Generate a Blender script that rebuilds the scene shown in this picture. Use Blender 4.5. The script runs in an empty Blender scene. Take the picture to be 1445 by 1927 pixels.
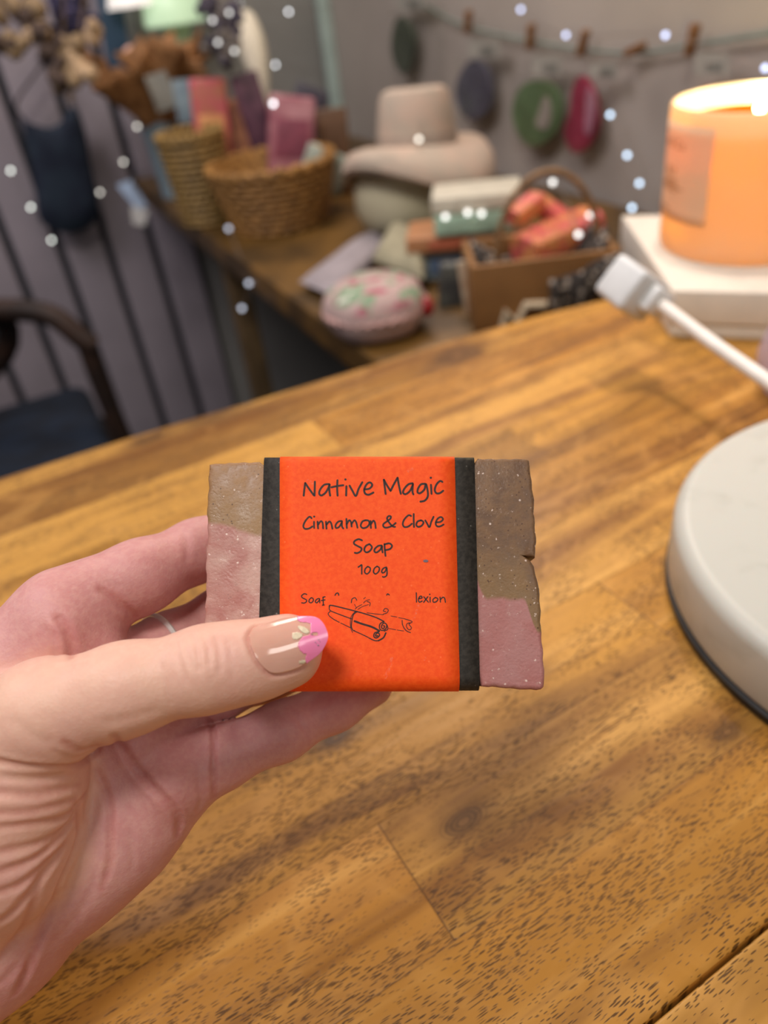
import bpy, bmesh, math, random
import numpy as np
from mathutils import Vector, Matrix
random.seed(7); np.random.seed(7)
scn = bpy.context.scene
COL = scn.collection

# ------------------------------------------------------------------ camera geometry
F_PX, CX, CY = 1447.0, 722.5, 963.5
nd = np.array([290., -2013., -1447.]); nd /= np.linalg.norm(nd)      # straight down, seen from the camera
up = -nd
vv = np.array([0, 0, -1.]); fw = vv - up*(vv@up); fw /= np.linalg.norm(fw)
rt = np.cross(fw, up)
YAW = math.radians(-22)
RZ = np.array([[math.cos(YAW), -math.sin(YAW), 0], [math.sin(YAW), math.cos(YAW), 0], [0, 0, 1]])
ROT = RZ @ np.array([rt, fw, up])
TABLE_Z, SHELF_Z = 0.75, 0.68
CAM = np.array([0, 0, TABLE_Z + 0.23])

def ray(px, py): return ROT @ np.array([px-CX, CY-py, -F_PX]) / F_PX
def at(px, py, depth): return CAM + ray(px, py)*depth
def on(px, py, axis, val):
    d = ray(px, py); return CAM + d*((val-CAM[axis])/d[axis])
def on_z(px, py, z): return on(px, py, 2, z)

# ------------------------------------------------------------------ materials
def srgb(h):
    h = h.lstrip('#'); c = [int(h[i:i+2], 16)/255 for i in (0, 2, 4)]
    return tuple(x/12.92 if x <= .04045 else ((x+.055)/1.055)**2.4 for x in c)
def rgba(h): return (*srgb(h), 1.0)

class NT:
    def __init__(s, name):
        s.m = bpy.data.materials.new(name); s.m.use_nodes = True
        s.t = s.m.node_tree; s.n = s.t.nodes; s.b = s.n['Principled BSDF']; s.out = s.n['Material Output']
    def node(s, typ, **kw):
        n = s.n.new(typ)
        for k, v in kw.items(): setattr(n, k, v)
        return n
    def put(s, sock, v):
        if isinstance(v, bpy.types.NodeSocket): s.t.links.new(v, sock)
        elif v is not None: sock.default_value = v
    def math(s, op, a, b=None, c=None, clamp=False):
        n = s.node('ShaderNodeMath', operation=op, use_clamp=clamp)
        for i, v in enumerate((a, b, c)):
            if v is not None: s.put(n.inputs[i], v)
        return n.outputs[0]
    def mix(s, f, a, b, blend='MIX'):
        n = s.node('ShaderNodeMix', data_type='RGBA', blend_type=blend)
        s.put(n.inputs[0], f); s.put(n.inputs[6], a); s.put(n.inputs[7], b)
        return n.outputs[2]
    def smooth(s, v, lo, hi, a=0.0, b=1.0):
        n = s.node('ShaderNodeMapRange', interpolation_type='SMOOTHSTEP')
        for i, x in enumerate((v, lo, hi, a, b)): s.put(n.inputs[i], x)
        return n.outputs[0]
    def comb(s, x, y, z=0.0):
        n = s.node('ShaderNodeCombineXYZ')
        for i, v in enumerate((x, y, z)): s.put(n.inputs[i], v)
        return n.outputs[0]
    def sep(s, v):
        n = s.node('ShaderNodeSeparateXYZ'); s.put(n.inputs[0], v); return n.outputs
    def noise(s, vec, scale=5, detail=2, rough=.5, dist=0.0):
        n = s.node('ShaderNodeTexNoise'); s.put(n.inputs['Vector'], vec)
        n.inputs['Scale'].default_value = scale; n.inputs['Detail'].default_value = detail
        n.inputs['Roughness'].default_value = rough; n.inputs['Distortion'].default_value = dist
        return n.outputs[0]
    def voronoi(s, vec, scale=5, rand=1.0, feature='F1'):
        n = s.node('ShaderNodeTexVoronoi', feature=feature); s.put(n.inputs['Vector'], vec)
        n.inputs['Scale'].default_value = scale; n.inputs['Randomness'].default_value = rand
        return n.outputs
    def white(s, vec):
        n = s.node('ShaderNodeTexWhiteNoise', noise_dimensions='3D'); s.put(n.inputs[0], vec); return n.outputs
    def ramp(s, v, stops, interp='LINEAR'):
        n = s.node('ShaderNodeValToRGB'); e = n.color_ramp.elements; n.color_ramp.interpolation = interp
        while len(e) < len(stops): e.new(.5)
        for el, (p, c) in zip(e, stops):
            el.position = p; el.color = rgba(c) if isinstance(c, str) else (c, c, c, 1)
        s.put(n.inputs[0], v); return n.outputs[0]
    def obj(s): return s.node('ShaderNodeTexCoord').outputs['Object']
    def bump(s, h, strength=.3, dist=.001):
        n = s.node('ShaderNodeBump'); n.inputs['Strength'].default_value = strength
        n.inputs['Distance'].default_value = dist; s.put(n.inputs['Height'], h)
        s.put(s.b.inputs['Normal'], n.outputs[0])
    def set(s, **kw):
        for k, v in kw.items(): s.put(s.b.inputs[k.replace('_', ' ')], v)
        return s.m

MATS = {}
def pm(name, col, rough=.6, var=.12, scale=40, col2=None, bump=0.0, spec=.4, metal=0.0, **kw):
    """plain procedural surface: a colour with a little noise in it"""
    if name in MATS: return MATS[name]
    t = NT(name); o = t.obj()
    n = t.noise(o, scale, 3)
    c = srgb(col)
    a = tuple(x*(1-var) for x in c)+(1,); b = rgba(col2) if col2 else tuple(min(1, x*(1+var)) for x in c)+(1,)
    f = t.smooth(n, .35, .65)
    t.set(Base_Color=t.mix(f, a, b), Roughness=rough, Metallic=metal)
    t.b.inputs['Specular IOR Level'].default_value = spec
    if bump: t.bump(n, bump, .002)
    for k, v in kw.items(): t.put(t.b.inputs[k.replace('_', ' ')], v)
    MATS[name] = t.m
    return t.m

# ------------------------------------------------------------------ objects
def tag(o, label=None, cat=None, group=None, kind=None):
    if label: o['label'] = label
    if cat: o['category'] = cat
    if group: o['group'] = group
    if kind: o['kind'] = kind
    return o
def thing(name, loc, label, cat, group=None):
    o = bpy.data.objects.new(name, None); COL.objects.link(o); o.empty_display_size = .02
    o.location = Vector(tuple(loc)); return tag(o, label, cat, group)
def wloc(o):
    v = Vector(o.location)
    while o.parent: o = o.parent; v += Vector(o.location)
    return v
def catmull(pts, n=6, closed=False):
    P = [np.array(p, float) for p in pts]
    if len(P) < 3: return P
    out = []; L = len(P)
    rng = range(L if closed else L-1)
    for i in rng:
        p0 = P[i-1] if (i > 0 or closed) else P[0]; p1 = P[i]; p2 = P[(i+1) % L]
        p3 = P[(i+2) % L] if (closed or i+2 < L) else P[-1]
        for k in range(n):
            t = k/n
            out.append(.5*((2*p1)+(-p0+p2)*t+(2*p0-5*p1+4*p2-p3)*t*t+(-p0+3*p1-3*p2+p3)*t**3))
    if not closed: out.append(P[-1])
    return out

class MB:
    def __init__(s): s.v = []; s.f = []; s.mi = []
    def add(s, vs, fs, mi=0):
        b = len(s.v); s.v += [tuple(map(float, v)) for v in vs]
        s.f += [tuple(b+i for i in f) for f in fs]; s.mi += [mi]*len(fs)
    def box(s, c, size, rz=0.0, bev=0.0, mi=0, M=None):
        bm = bmesh.new(); bmesh.ops.create_cube(bm, size=1.0)
        for v in bm.verts: v.co = Vector((v.co.x*size[0], v.co.y*size[1], v.co.z*size[2]))
        if bev: bmesh.ops.bevel(bm, geom=bm.edges[:], offset=bev, segments=3, profile=.5, affect='EDGES')
        R = (M if M is not None else Matrix.Rotation(rz, 3, 'Z'))
        bm.verts.index_update()
        s.add([np.array(R @ v.co)+np.array(c) for v in bm.verts], [[v.index for v in f.verts] for f in bm.faces], mi)
        bm.free()
    def tube(s, pts, r, seg=10, closed=False, cap=True, mi=0, squash=1.0):
        P = [np.array(p, float) for p in pts]; n = len(P)
        rs = r if hasattr(r, '__len__') else [r]*n
        T = []
        for i in range(n):
            a = P[i-1] if (i > 0 or closed) else P[i]; b = P[(i+1) % n] if (i < n-1 or closed) else P[i]
            t = b-a; T.append(t/(np.linalg.norm(t)+1e-12))
        ref = np.array([0, 0, 1.]) if abs(T[0][2]) < .9 else np.array([1., 0, 0])
        N = np.cross(T[0], ref); N /= np.linalg.norm(N)
        vs = []
        for i in range(n):
            N = N-T[i]*(N@T[i]); N /= np.linalg.norm(N)+1e-12; B = np.cross(T[i], N)
            for k in range(seg):
                a = 2*math.pi*k/seg
                vs.append(P[i]+rs[i]*(math.cos(a)*N+squash*math.sin(a)*B))
        fs = []
        for i in range(n if closed else n-1):
            j = (i+1) % n
            for k in range(seg):
                l = (k+1) % seg
                fs.append((i*seg+k, i*seg+l, j*seg+l, j*seg+k))
        if cap and not closed:
            fs.append(tuple(range(seg))[::-1]); fs.append(tuple((n-1)*seg+k for k in range(seg)))
        s.add(vs, fs, mi)
    def lathe(s, prof, c, seg=48, sx=1.0, sy=1.0, M=None, mi=0, wob=None, close=False):
        """prof: (radius, z) from bottom to top"""
        vs = []; fs = []; n = len(prof)
        for (r, z) in prof:
            for k in range(seg):
                a = 2*math.pi*k/seg
                rr, zz = (r, z) if wob is None else wob(r, z, a)
                p = Vector((rr*math.cos(a)*sx, rr*math.sin(a)*sy, zz))
                if M is not None: p = M @ p
                vs.append(np.array(p)+np.array(c))
        for i in range(n if close else n-1):
            j = (i+1) % n
            for k in range(seg):
                l = (k+1) % seg
                fs.append((i*seg+k, i*seg+l, j*seg+l, j*seg+k))
        if not close:
            if prof[0][0] > 1e-6: fs.append(tuple(range(seg))[::-1])
            if prof[-1][0] > 1e-6: fs.append(tuple((n-1)*seg+k for k in range(seg)))
        s.add(vs, fs, mi)
    def ball(s, c, r, sub=2, sc=(1, 1, 1), mi=0, M=None):
        bm = bmesh.new(); bmesh.ops.create_icosphere(bm, subdivisions=sub, radius=1.0)
        bm.verts.index_update(); R = M or Matrix.Identity(3)
        s.add([np.array(R @ Vector((v.co.x*r*sc[0], v.co.y*r*sc[1], v.co.z*r*sc[2])))+np.array(c) for v in bm.verts],
              [[v.index for v in f.verts] for f in bm.faces], mi); bm.free()
    def grid(s, fn, nu, nv, mi=0):
        vs = [fn(i/nu, j/nv) for i in range(nu+1) for j in range(nv+1)]
        fs = [(i*(nv+1)+j, (i+1)*(nv+1)+j, (i+1)*(nv+1)+j+1, i*(nv+1)+j+1) for i in range(nu) for j in range(nv)]
        s.add(vs, fs, mi)
    def prism(s, poly, z0, z1, bev=0.0, mi=0):
        bm = bmesh.new(); vs = [bm.verts.new((p[0], p[1], z0)) for p in poly]
        f = bm.faces.new(vs); r = bmesh.ops.extrude_face_region(bm, geom=[f])
        for v in r['geom']:
            if isinstance(v, bmesh.types.BMVert): v.co.z = z1
        bmesh.ops.recalc_face_normals(bm, faces=bm.faces[:])
        if bev: bmesh.ops.bevel(bm, geom=[e for e in bm.edges if abs(e.verts[0].co.z-e.verts[1].co.z) < 1e-7], offset=bev, segments=3, profile=.5, affect='EDGES')
        bm.verts.index_update()
        s.add([v.co for v in bm.verts], [[v.index for v in f.verts] for f in bm.faces], mi); bm.free()
    def plate(s, pts3, nrm, th, mi=0):
        """closed outline of points with a thickness along nrm"""
        n = len(pts3); nrm = np.array(nrm)*th
        vs = [np.array(p) for p in pts3]+[np.array(p)+nrm for p in pts3]
        fs = [tuple(range(n)), tuple(range(2*n-1, n-1, -1))]+[(i, (i+1) % n, n+(i+1) % n, n+i) for i in range(n)]
        s.add(vs, fs, mi)
    def build(s, name, mat, parent=None, smooth=True, angle=35, loc=None, label=None, fix=True):
        me = bpy.data.meshes.new(name); o = bpy.data.objects.new(name, me); COL.objects.link(o)
        base = wloc(parent) if parent is not None else Vector(tuple(loc)) if loc is not None else Vector((0, 0, 0))
        me.from_pydata([tuple(Vector(v)-base) for v in s.v], [], s.f)
        mats = mat if isinstance(mat, (list, tuple)) else [mat]
        for m in mats: me.materials.append(m)
        if len(mats) > 1: me.polygons.foreach_set('material_index', s.mi)
        if fix:
            bm = bmesh.new(); bm.from_mesh(me); bmesh.ops.recalc_face_normals(bm, faces=bm.faces[:]); bm.to_mesh(me); bm.free()
        if smooth:
            me.polygons.foreach_set('use_smooth', [True]*len(me.polygons))
            try: me.set_sharp_from_angle(angle=math.radians(angle))
            except Exception: pass
        me.update()
        if parent is not None: o.parent = parent
        elif loc is not None: o.location = base
        if label: o['label'] = label
        return o
def copy_tree(o, parent=None):
    c = o.copy(); COL.objects.link(c)
    if parent is not None: c.parent = parent
    for ch in list(o.children): copy_tree(ch, c)
    return c

# ================================================================== THE SOAP
D_TOP, D_BOT = .1910, .1797
PT, PR, PBt = at(393, 865, D_TOP), at(998, 865, D_TOP), at(390, 1300, D_BOT)
EU = (PR-PT)/np.linalg.norm(PR-PT)
NB = np.cross(EU, PBt-PT); NB /= np.linalg.norm(NB)
if NB@(PT-CAM) < 0: NB = -NB                      # away from the camera
EV = np.cross(NB, EU)
if EV@(PBt-PT) < 0: EV = -EV                      # down the face
def face(px, py):
    d = ray(px, py); t = ((PT-CAM)@NB)/(d@NB); p = CAM+d*t-PT
    return np.array([p@EU, p@EV])
def spt(ab, w): return PT+EU*ab[0]+EV*ab[1]+NB*w
SOAP_T = .0225

soap = thing('soap_bar', spt((.04, .03), SOAP_T/2), 'brown and pink soap bar in an orange and black paper wrap held in the hand', 'soap')

out_px = [(393, 872), (440, 869), (488, 868), (500, 876), (600, 876), (700, 876), (800, 875), (888, 875), (899, 862), (960, 862), (990, 862), (996, 866), (1000, 885), (1003, 920),
          (1006, 950), (1006, 965), (1009, 990), (1010, 1020), (1008, 1037), (1006, 1050), (996, 1047), (986, 1045), (999, 1055), (1006, 1064), (1010, 1080), (1014, 1095),
          (1016, 1120), (1018, 1150), (1021, 1200), (1023, 1240), (1026, 1275), (1026, 1293), (1020, 1298), (990, 1298), (965, 1296), (930, 1293), (908, 1292), (897, 1268),
          (800, 1268), (600, 1268), (492, 1268), (480, 1294), (392, 1296), (386, 1292), (385, 1250), (383, 1200), (385, 1150), (386, 1100), (387, 1050), (389, 1000), (389, 950), (391, 900)]
oab = [face(*p) for p in out_px]
def resample(P, step):
    res = []
    for i in range(len(P)):
        a, b = P[i], P[(i+1) % len(P)]; n = max(1, int(np.linalg.norm(b-a)/step))
        res += [a+(b-a)*k/n for k in range(n)]
    return res
oab = resample(oab, .0011)
oab = [p+np.array([.00012*math.sin(i*1.7)+.0001*math.sin(i*.61), .00012*math.cos(i*2.3)]) for i, p in enumerate(oab)]
def inset(P, d):
    n = len(P); res = []
    for i in range(n):
        t = P[(i+2) % n]-P[i-2]; t /= np.linalg.norm(t)+1e-12
        res.append(P[i]+np.array([-t[1], t[0]])*d)
    return res
sgn = 1 if sum(p[0]*q[1]-q[0]*p[1] for p, q in zip(oab, oab[1:]+oab[:1])) > 0 else -1
b = MB(); rings = []
RR = .0011
for k in range(5):
    a = k/4*math.pi/2
    rings.append((RR*(1-math.sin(a)), RR*(1-math.cos(a))))
rings = [(i, w) for (i, w) in rings] + [(0, SOAP_T*.35), (0, SOAP_T*.7)] + [(RR*(1-math.cos(a)), SOAP_T-RR*(1-math.sin(a))) for a in (0, .5, 1.0, 1.57)]
vs = []; n = len(oab)
for (ins, w) in rings:
    vs += [spt(p, w) for p in inset(oab, sgn*ins)]
fs = [(i*n+k, i*n+(k+1) % n, (i+1)*n+(k+1) % n, (i+1)*n+k) for i in range(len(rings)-1) for k in range(n)]
fs += [tuple(range(n)), tuple((len(rings)-1)*n+k for k in range(n))[::-1]]
b.add(vs, fs)

t = NT('layered_soap'); uv = t.node('ShaderNodeAttribute', attribute_name='face_pos').outputs['Vector']
U = t.sep(uv)                                    # U[0] 0..1 across, U[1] 0..1 down, both measured on the bar
mm = t.node('ShaderNodeVectorMath', operation='MULTIPLY'); t.put(mm.inputs[0], uv); mm.inputs[1].default_value = (.080, .0555, .0225); q = mm.outputs[0]
n1 = t.noise(q, 110, 3, .5, .5); n2 = t.noise(q, 260, 4, .6); n3 = t.noise(q, 1500, 2)
edge = t.math('ADD', t.smooth(U[0], .0, .18, .292, .345), t.smooth(U[0], .75, .84, 0.0, .275))
edge = t.math('ADD', edge, t.smooth(U[0], .945, .985, 0.0, .15))
edge = t.math('ADD', edge, t.math('MULTIPLY', t.math('SUBTRACT', n1, .5), .06))
pink = t.smooth(t.math('SUBTRACT', U[1], edge), -.012, .014)
right = t.smooth(U[0], .3, .6)
brown = t.mix(t.smooth(n2, .3, .7), t.mix(right, rgba('#8a6548'), rgba('#634731')), t.mix(right, rgba('#9c7750'), rgba('#7c5d40')))
# a slightly lighter, greener band just above the pink layer
brown = t.mix(t.math('MULTIPLY', t.smooth(t.math('SUBTRACT', edge, U[1]), .28, .02), .55), brown, rgba('#8e7149'))
rose = t.mix(t.smooth(n1, .34, .70), t.mix(right, rgba('#a66c63'), rgba('#a86d69')), t.mix(right, rgba('#bd978b'), rgba('#ac7a77')))
c = t.mix(pink, brown, rose)
vo = t.voronoi(q, 800); c = t.mix(t.math('MULTIPLY', t.math('MULTIPLY', t.smooth(vo[0], .22, .1), t.math('GREATER_THAN', n2, .5)), t.math('SUBTRACT', .8, t.math('MULTIPLY', pink, .6))), c, rgba('#4a2c1c'))
n4 = t.noise(q, 700, 3, .7); vo2 = t.voronoi(q, 650); c = t.mix(t.math('MULTIPLY', t.math('MULTIPLY', t.smooth(vo2[0], .24, .1), t.math('GREATER_THAN', n4, .55)), .75), c, rgba('#e6d3c8')); c = t.mix(t.smooth(n4, .60, .78, 0, .35), c, rgba('#d8c2b4'))
t.set(Base_Color=c, Roughness=t.smooth(n2, .3, .7, .38, .6), Subsurface_Weight=.15, Subsurface_Scale=.002)
t.b.inputs['Subsurface Radius'].default_value = (1, .5, .35)
t.bump(t.math('ADD', n2, t.math('MULTIPLY', n3, .4)), .35, .0006)
so = b.build('soap_block', t.m, soap, angle=50)
amin, amax = min(p[0] for p in oab), max(p[0] for p in oab); bmin, bmax = min(p[1] for p in oab), max(p[1] for p in oab)
at_ = so.data.attributes.new('face_pos', 'FLOAT_VECTOR', 'POINT')
bs = np.array(wloc(soap)); dat = []
for v in so.data.vertices:
    p = np.array(v.co)+bs-PT
    dat += [(p@EU-amin)/(amax-amin), (p@EV-bmin)/(bmax-bmin), p@NB/SOAP_T]
at_.data.foreach_set('vector', dat)

# --- paper bands: loops round the bar
def band(name, l_top, l_bot, r_top, r_bot, b_top, b_bot, off, mat, thick=.00014):
    """px positions of the left and right edges at top and bottom; the loop runs right round the bar"""
    lt, lb, rt_, rb = face(*l_top), face(*l_bot), face(*r_top), face(*r_bot)
    y0, y1 = b_top, b_bot; w0, w1 = -off, SOAP_T+off
    prof = []
    def arc(cy, cw, r, a0, a1, n=8):
        for k in range(n+1):
            a = a0+(a1-a0)*k/n; prof.append((cy+r*math.cos(a), cw+r*math.sin(a)))
    rt1, rb1 = .0014+off, .0032+off
    arc(y0+rt1, w0+rt1, rt1, -math.pi, -math.pi/2)                       # top front
    for k in range(1, 24): prof.append((y0+rt1+(y1-rb1-y0-rt1)*k/24, w0))
    arc(y1-rb1, w0+rb1, rb1, -math.pi/2, 0)                              # bottom front
    arc(y1-rt1, w1-rt1, rt1, 0, math.pi/2)
    arc(y0+rt1, w1-rt1, rt1, math.pi/2, math.pi)
    m = MB(); n = len(prof); vs = []; NU = 10
    for (yy, ww) in prof:
        f = (yy-lt[1])/(lb[1]-lt[1])
        al = lt[0]+(lb[0]-lt[0])*f; ar = rt_[0]+(rb[0]-rt_[0])*f
        for k in range(NU+1):
            vs.append(spt((al+(ar-al)*k/NU, yy), ww))
    fs = [(i*(NU+1)+k, i*(NU+1)+k+1, ((i+1) % n)*(NU+1)+k+1, ((i+1) % n)*(NU+1)+k) for i in range(n) for k in range(NU)]
    m.add(vs, fs)
    o = m.build(name, mat, soap, angle=60)
    sm = o.modifiers.new('thickness', 'SOLIDIFY'); sm.thickness = thick; sm.offset = -1
    return o
def paper(name, col, col2, fleck, bumpv=.25):
    t = NT(name); o = t.obj(); n = t.noise(o, 900, 3, .6); n2 = t.noise(o, 60, 2); vo = t.voronoi(o, 330)
    c = t.mix(t.smooth(n, .3, .7), rgba(col), rgba(col2))
    c = t.mix(t.math('MULTIPLY', t.math('LESS_THAN', vo[0], .07), .5), c, rgba(fleck))
    t.set(Base_Color=c, Roughness=.62); t.b.inputs['Specular IOR Level'].default_value = .3
    t.bump(n, bumpv, .0003); return t.m
B_TOP, B_BOT = face(700, 857)[1], face(700, 1302)[1]
band('black_paper_band', (497, 860), (484, 1300), (892, 853), (903, 1298), B_TOP+.0002, B_BOT-.0002, .00035, paper('black_paper', '#26231f', '#393530', '#8a8780'))['label'] = 'black paper band under the orange label'
orange = band('orange_paper_label', (527, 858), (527, 1303), (855, 853), (865, 1300), B_TOP, B_BOT, .0006, paper('orange_paper', '#f04c0c', '#f85a16', '#ff7a45', .12))
orange['label'] = 'bright orange printed paper label'

INK_W = -.00064
def ribbon(m, pts, wpx, org=(0, 0), sc=1.0, sm=True, n=5, w=INK_W):
    """one pen stroke printed on the label: pts in crop pixels, wpx = pen width in photo pixels"""
    P = [face(org[0]+p[0]/sc, org[1]+p[1]/sc) for p in pts]
    if sm and len(P) > 2: P = catmull(P, n)
    hw = wpx/2*.185/F_PX; vs = []; L = len(P)
    P = [np.array(p) for p in P]
    def T(i):
        t = P[min(i+1, L-1)]-P[max(i-1, 0)]; return t/(np.linalg.norm(t)+1e-12)
    seq = [(P[0]-T(0)*hw*.75, .55, 0)]+[(P[i], 1, i) for i in range(L)]+[(P[-1]+T(L-1)*hw*.75, .55, L-1)]
    for (p, k, i) in seq:
        nn = np.array([-T(i)[1], T(i)[0]])*hw*k; vs += [spt(p+nn, w), spt(p-nn, w)]
    m.add(vs, [(2*i, 2*i+1, 2*i+3, 2*i+2) for i in range(len(seq)-1)])
def dot(m, p, rpx, org, sc, ex=1.0, w=INK_W):
    c = face(org[0]+p[0]/sc, org[1]+p[1]/sc); r = rpx*.185/F_PX
    m.add([spt((c[0]+r*ex*math.cos(a*math.pi/6), c[1]+r*math.sin(a*math.pi/6)), w) for a in range(12)], [tuple(range(12))])
ink = pm('printed_ink', '#2a1712', .6, .25, 900)
OA, SA = (500, 860), 3.803; OB, SB = (540, 1050), 4.25
L1 = [[(273, 281), (278, 235), (284, 190)], [(284, 190), (315, 236), (346, 278)], [(353, 180), (352, 230), (350, 281)],
      [(456, 198), (420, 203), (392, 235), (384, 265), (400, 279), (430, 258), (452, 218), (458, 198), (456, 240), (462, 281)],
      [(514, 170), (512, 225), (515, 281)], [(470, 221), (512, 212), (556, 206)], [(578, 212), (577, 245), (576, 280)],
      [(600, 208), (620, 244), (645, 283), (665, 232), (692, 184)], [(706, 236), (742, 230), (762, 205), (745, 186), (722, 200), (705, 236), (712, 265), (737, 274), (771, 258)],
      [(845, 166), (851, 215), (858, 269)], [(845, 166), (868, 208), (893, 247)], [(893, 247), (916, 200), (943, 152)], [(943, 152), (953, 210), (966, 268)],
      [(1051, 192), (1020, 200), (992, 230), (982, 258), (1000, 270), (1030, 248), (1050, 208), (1052, 195), (1049, 250), (1056, 272)],
      [(1141, 196), (1110, 200), (1089, 230), (1086, 257), (1105, 262), (1134, 236), (1145, 197), (1158, 250), (1157, 290), (1136, 316), (1105, 323)],
      [(1181, 202), (1183, 235), (1185, 268)], [(1263, 183), (1246, 176), (1221, 200), (1208, 238), (1220, 263), (1245, 262), (1269, 245)]]
L2 = [[(330, 442), (314, 431), (286, 460), (271, 495), (281, 516), (310, 515), (336, 500)], [(347, 466), (347, 490), (348, 512)],
      [(372, 465), (374, 490), (376, 515)], [(376, 488), (395, 463), (408, 474), (412, 515)], [(432, 465), (434, 490), (436, 517)], [(436, 488), (456, 465), (470, 480), (478, 517)],
      [(545, 461), (520, 466), (501, 490), (504, 511), (525, 504), (544, 474), (546, 461), (546, 498), (556, 515)],
      [(578, 445), (579, 480), (581, 512)], [(581, 482), (598, 456), (611, 470), (615, 502)], [(615, 482), (635, 456), (649, 475), (657, 510)],
      [(714, 456), (692, 465), (680, 494), (695, 512), (724, 505), (742, 480), (735, 459), (712, 456)], [(750, 460), (751, 486), (753, 512)], [(753, 484), (770, 459), (782, 475), (787, 512)],
      [(930, 475), (905, 495), (870, 508), (846, 505), (841, 485), (865, 465), (890, 447), (895, 430), (879, 426), (868, 445), (884, 474), (908, 499), (926, 503)],
      [(1040, 426), (1020, 421), (991, 450), (980, 483), (992, 504), (1020, 500), (1046, 480)], [(1058, 410), (1058, 455), (1060, 505)],
      [(1110, 456), (1086, 465), (1076, 489), (1090, 503), (1115, 494), (1128, 470), (1111, 456)], [(1140, 456), (1154, 480), (1170, 505), (1184, 465), (1200, 430)],
      [(1216, 471), (1249, 467), (1267, 448), (1252, 433), (1229, 445), (1215, 474), (1222, 497), (1245, 500), (1272, 486)]]
L3 = [[(690, 600), (665, 591), (637, 604), (633, 624), (660, 641), (685, 656), (680, 676), (657, 690), (637, 688)],
      [(741, 626), (716, 640), (705, 668), (720, 685), (745, 675), (760, 648), (743, 626)], [(830, 636), (805, 639), (781, 660), (778, 679), (795, 685), (820, 665), (832, 638), (832, 660), (836, 686)],
      [(849, 625), (852, 668), (857, 711)], [(850, 628), (884, 621), (903, 638), (890, 660), (857, 669)]]
L4 = [[(570, 76), (585, 66), (598, 58), (598, 95), (598, 131)], [(645, 71), (626, 90), (622, 117), (640, 130), (662, 110), (665, 83), (646, 71)],
      [(720, 69), (699, 86), (692, 114), (708, 130), (732, 112), (738, 83), (721, 69)], [(795, 76), (770, 86), (757, 109), (765, 122), (785, 110), (797, 80), (800, 120), (795, 144), (776, 155), (764, 152)]]
L5 = [[(160, 294), (140, 288), (119, 304), (125, 320), (154, 335), (158, 350), (140, 362), (119, 360)], [(195, 320), (181, 335), (178, 353), (195, 360), (211, 345), (210, 326), (195, 320)],
      [(255, 325), (236, 335), (228, 351), (240, 360), (259, 340), (261, 325), (264, 361)], [(289, 316), (291, 345), (292, 378)], [(275, 343), (290, 340), (306, 337)], [(289, 316), (306, 312)], [(284, 379), (299, 377)],
      [(385, 301), (394, 286), (409, 283), (415, 300)], [(797, 299), (805, 289), (818, 298)], [(1033, 280), (1034, 318), (1035, 355)],
      [(1050, 327), (1077, 322), (1074, 308), (1060, 311), (1050, 335), (1058, 355), (1080, 346)], [(1092, 312), (1110, 333), (1129, 355)], [(1126, 311), (1108, 334), (1091, 357)], [(1143, 315), (1143, 355)],
      [(1185, 318), (1166, 334), (1170, 355), (1194, 350), (1205, 329), (1186, 318)], [(1222, 315), (1224, 335), (1225, 355)], [(1225, 336), (1245, 316), (1259, 325), (1265, 357)]]
m = MB()
for l in L1: ribbon(m, l, 3.8, OA, SA)
for p in ((571, 165), (1180, 153)): dot(m, p, 2.2, OA, SA)
m.build('title_lettering', ink, orange, smooth=False, fix=False)
m = MB()
for l in L2+L3: ribbon(m, l, 3.35, OA, SA)
dot(m, (348, 430), 2.0, OA, SA)
m.build('scent_lettering', ink, orange, smooth=False, fix=False)
m = MB()
for l in L4: ribbon(m, l, 2.6, OB, SB)
m.build('weight_lettering', ink, orange, smooth=False, fix=False)
m = MB()
for l in L5: ribbon(m, l, 2.15, OB, SB)
dot(m, (1140, 293), 1.4, OB, SB)
m.build('small_lettering', ink, orange, smooth=False, fix=False)
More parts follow.
